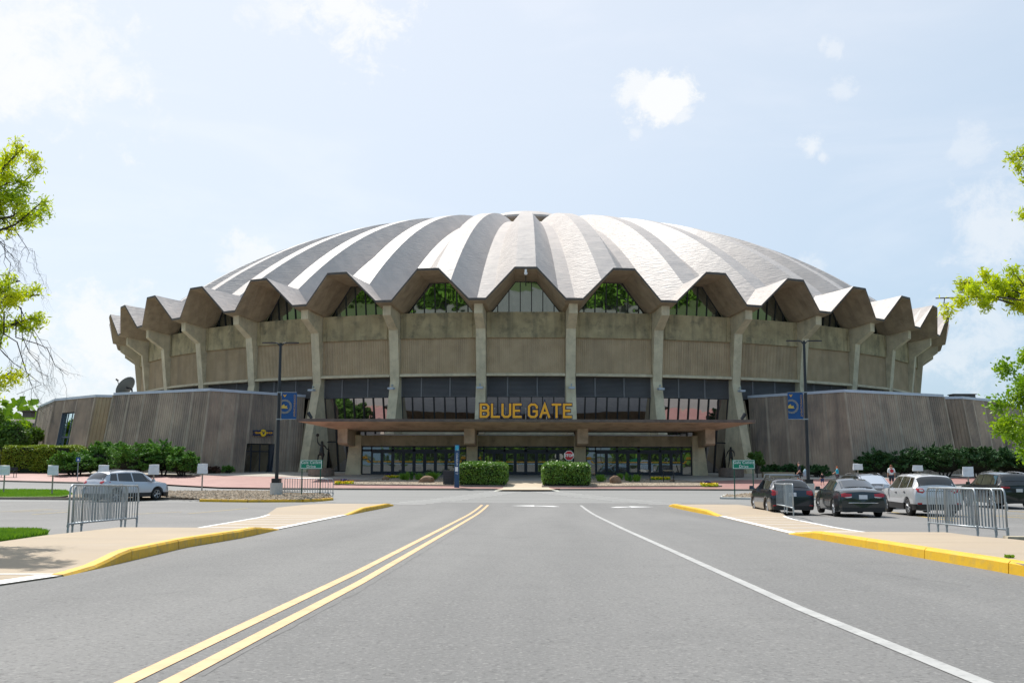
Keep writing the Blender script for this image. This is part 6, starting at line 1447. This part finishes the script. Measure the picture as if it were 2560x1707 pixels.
# spreading junipers
def juniper(lb, name, px0, px1, top, bot, Y, mat_, n, seed, dep=2.2, fl=.20, fan=.5, ncl=60, group=None):
    r2 = np.random.default_rng(seed); a, b = pt(px0, bot, Y), pt(px1, bot, Y); z0 = g(Y)+.1; zt = pt((px0+px1)/2, top, Y).z-z0; w_ = (b.x-a.x)/2; t = thing(name, lb, 'shrub', ((a.x+b.x)/2, Y, z0), group=group)
    C = []; U = []; per = n//ncl
    for k in range(ncl):
        th = r2.uniform(0, 2*math.pi); rad = r2.uniform(.15, 1)**.6; cx, cy2 = math.cos(th)*rad*w_*.92, math.sin(th)*rad*dep*.9
        env = math.sqrt(max(.05, 1-(cx/w_)**2*.8-(cy2/dep)**2*.35)); cz = zt*env*r2.uniform(.35, 1.)
        d = np.array([cx/w_*1.2+r2.normal(0, .4), cy2/dep*.9+r2.normal(0, .4), r2.uniform(.05, .45)]); d /= np.linalg.norm(d)
        L2 = r2.uniform(.5, 1.05)*min(1.3, w_*.6); s = r2.random(per); c = np.array([cx, cy2, cz])+d*(s[:, None]-.6)*L2; side = np.cross(d, [0, 0, 1]); side /= np.linalg.norm(side)+1e-6
        c += side*(r2.normal(0, 1, per)*(.28*L2*(1.1-s)))[:, None]+np.array([0, 0, 1])*(r2.normal(0, .07, per)-.10*s**2*0)[:, None]; C.append(c)
        u = d*1.0+side*r2.normal(0, .5, (per, 1))+r2.normal(0, .35, (per, 3)); U.append(u/np.linalg.norm(u, axis=1, keepdims=True))
    C = np.concatenate(C); U = np.concatenate(U); C[:, 2] = np.maximum(C[:, 2], .1)
    stuff_quads('foliage', C, U*fl*rng.uniform(.4, .8, (len(C), 1)), perp(U)*fl*.28, mat_, t, pointed=True)
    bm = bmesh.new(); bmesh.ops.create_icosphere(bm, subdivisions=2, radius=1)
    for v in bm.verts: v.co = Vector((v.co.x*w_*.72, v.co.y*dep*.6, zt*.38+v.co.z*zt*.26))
    me = bpy.data.meshes.new('dark_core'); bm.to_mesh(me); bm.free(); me.materials.append(DARKIN); put('dark_core', me, t)  # solid dark lump closes gaps between fronds, shade in its colour
    mb = MB()
    for k in range(4): x = (k-1.5)*w_*.3; mb.tube([(x*.4, -.2, 0), (x*.8, -dep*.3, zt*.3), (x*1.6, -dep*.5, zt*.6)], [.09, .06, .03], 5, cap=False)
    mb.put('stem', [BARK], t); return t
J = [(125, 255, 1128, 1192, 88.6, 'spreading juniper at the left, behind the blue sign'), (195, 330, 1096, 1190, 90.5, 'tall spreading juniper behind the silver car'), (270, 400, 1108, 1193, 87.6, 'juniper overhanging right of the second covered sign'), (335, 470, 1101, 1192, 89., 'spreading juniper before the left annex corner'), (420, 492, 1124, 1192, 88., 'low juniper at the right end of the juniper row')]
for i, (a, b, tp, bt, Y, lb) in enumerate(J): juniper(lb, 'juniper', a, b, tp, bt, Y, LEAFJ, 17000, 30+i, 2.4, .15, ncl=110, group='junipers before the left annex')
juniper('small round green shrub left of the shop door', 'shrub', 552, 590, 1164, 1184, 92.5, LEAFJ, 1500, 51, .7, .14, ncl=24)
juniper('leafless reddish-brown shrub beside the shop door', 'shrub', 515, 550, 1166, 1184, 92, mat('brown_twigs', (.09, .045, .03), None, rough=.9), 800, 52, .6, .25, ncl=24)
Jr = [(2140, 2235, 1125, 1186, 91., 'dark yew at the left end of the row by the right annex'), (2205, 2320, 1122, 1186, 90.5, 'dark yew behind the white car'), (2300, 2420, 1113, 1190, 90.5, 'dark yew left of the black four-wheel drive'), (2390, 2500, 1112, 1190, 90., 'dark yew behind the black four-wheel drive'), (2470, 2600, 1118, 1190, 91, 'dark yew at the right picture edge')]
for i, (a, b, tp, bt, Y, lb) in enumerate(Jr): juniper(lb, 'yew', a, b, tp, bt, Y, LEAFK, 13000, 60+i, 2.2, .16, ncl=90, group='dark yews before the right annex')
Jd = [(1902, 1960, 1161, 1184, 90.5, 'low dark hedge plant behind the dark hatchback'), (1950, 2015, 1160, 1184, 90.5, 'low dark shrub behind the walking man'), (2010, 2078, 1163, 1190, 89.5, 'low dark shrub right of the lamp pole')]
for i, (a, b, tp, bt, Y, lb) in enumerate(Jd): juniper(lb, 'shrub', a, b, tp, bt, Y, LEAFK, 3500, 80+i, 1.3, .16, ncl=40, group='low dark shrubs before the right annex')
mb = MB(); pa_, pb2 = pt(1906, 1180, 88.), pt(1985, 1180, 88.); mb.box((0, 0, .25), (pb2.x-pa_.x, .5, .5)); mb.put('planter_wall', [CONC], None, loc=((pa_.x+pb2.x)/2, 88., g(88.)+.1), label='low concrete planter wall behind the dark hatchback', cat='planter wall')
crown_tree('small leafy ornamental tree beside the right street name sign', pt(1893, 1190, 88).x, 88., 2.2, .75, LEAFD, 1500, .17, 91, name='small_tree', lobes=5)
# planting in the beds
def tuft(lb, px, base, h, n, w_, Y=None, upright=.25, group='grass tufts in the gravel beds', cat='grass tuft', matx=GRTUFT):
    Y = Y or gp(px, base, .15)[1]; x = pt(px, base, Y).x; t = thing('grass_tuft', lb, cat, (x, Y, g(Y)+.17), group=group); U = np.c_[rng.normal(0, upright, n), rng.normal(0, upright, n), np.ones(n)]; hh_ = h*rng.uniform(.5, 1., n)/2; U *= hh_[:, None]
    C = np.c_[rng.normal(0, w_*.4, n), rng.normal(0, w_*.3, n), np.zeros(n)]+U; stuff_quads('blades', C, U, perp(U)*.022, matx, t, pointed=True)
tuft('bright green grass tuft, leftmost in the left bed', 1008, 1200, .62, 260, .3); tuft('slim upright green plant second from left in the left bed', 1019, 1201, .8, 160, .14, upright=.1); tuft('slim dark upright plant third from left in the left bed', 1029, 1200, .75, 160, .14, upright=.1, matx=LEAFJ)
tuft('bright grass tuft left of the big boulder', 1047, 1200, .65, 260, .3); tuft('wide feathery grass tuft behind the big boulder', 1081, 1200, .75, 420, .35, upright=.5)
tuft('bright grass tuft, leftmost in the right bed', 1502, 1204, .65, 320, .35); tuft('grass tuft right of the dark boulder', 1551, 1199, .6, 180, .18); tuft('slim upright green plant in the right bed', 1566, 1202, .75, 160, .14, upright=.1); tuft('slim dark upright plant in the right bed', 1575, 1204, .6, 140, .14, upright=.1, matx=LEAFJ); tuft('bright grass tuft, rightmost in the right bed', 1591, 1204, .65, 260, .28)
def boulder(lb, px, base, wpx, hpx, seed, skew=0.):
    Y = gp(px, base, .15)[1]; x = pt(px, base, Y).x; w_ = wpx/F_PX*Y/2; h = hpx/F_PX*Y; r2 = random.Random(seed); bm = bmesh.new(); bmesh.ops.create_icosphere(bm, subdivisions=3, radius=1)
    dirs = [Vector((r2.gauss(0, 1), r2.gauss(0, 1), r2.gauss(0, .6))).normalized() for _ in range(14)]
    for v in bm.verts:
        c0 = v.co.normalized(); m_ = 1.0
        for d in dirs:
            q = c0.dot(d)
            if q > .55: m_ = min(m_, .80/q)
        v.co = c0*m_; v.co.x = v.co.x*w_*1.15+skew*max(0, v.co.z)*w_; v.co.y *= w_*.7; v.co.z = v.co.z*h*.95+h*.1
    me = bpy.data.meshes.new('boulder'); bm.to_mesh(me); bm.free(); me.materials.append(ROCK); put('boulder', me, None, loc=(x, Y, g(Y)+.12), label=lb, cat='boulder')
boulder('small angular tan boulder at the left of the left bed', 964, 1200, 18, 12, 1, .2); boulder('large rounded brown boulder in the left bed', 1065, 1205.5, 39, 17, 2, .15); boulder('peaked brown boulder in the right bed', 1540, 1208, 30, 20, 3, -.2); boulder('small tan boulder at the right end of the right bed', 1681, 1204, 13, 8, 4)
def flowers(lb, px, base, wpx, n, purple=(0, 0)):
    Y = gp(px, base, .15)[1]; x = pt(px, base, Y).x; w_ = wpx/F_PX*Y/2; t = thing('flower_bed', lb, 'flowers', (x, Y, g(Y)+.17), group='yellow flower patches'); r2 = rng
    P = np.c_[r2.uniform(-w_, w_, n), r2.normal(0, .25, n), r2.uniform(.05, .22, n)]; U = unit(n); U[:, 2] = abs(U[:, 2]); stuff_quads('blossom', P, U*.06, perp(U)*.06, PETY, t)
    P2_ = np.c_[r2.uniform(-w_, w_, n), r2.normal(0, .25, n), r2.uniform(.0, .14, n)]; U = unit(n); stuff_quads('leaves', P2_, U*.08, perp(U)*.05, LEAFG, t)
    if purple[1]:
        P3 = np.c_[purple[0]*w_+r2.normal(0, w_*.2, purple[1]), r2.normal(.2, .15, purple[1]), r2.uniform(.1, .36, purple[1])]; U = unit(purple[1]); stuff_quads('purple_blossom', P3, U*.07, perp(U)*.06, PETP, t)
flowers('yellow flowers with a purple clump at the left tip of the left bed', 861, 1210, 44, 500, (0, 140)); flowers('yellow flowers behind the small tan boulder', 979, 1195, 34, 260, (-.6, 80)); flowers('long yellow flower patch behind the right bed', 1652, 1199, 46, 420); flowers('yellow flowers with purple ones at the right tip of the right bed', 1773, 1215, 40, 460, (-.2, 140))
tuft('small green weed growing at the right yellow kerb', 2523, 1423, .05, 60, .06, Y=gp(2523, 1424)[1], upright=.7, group='', cat='weed', matx=LEAFG)
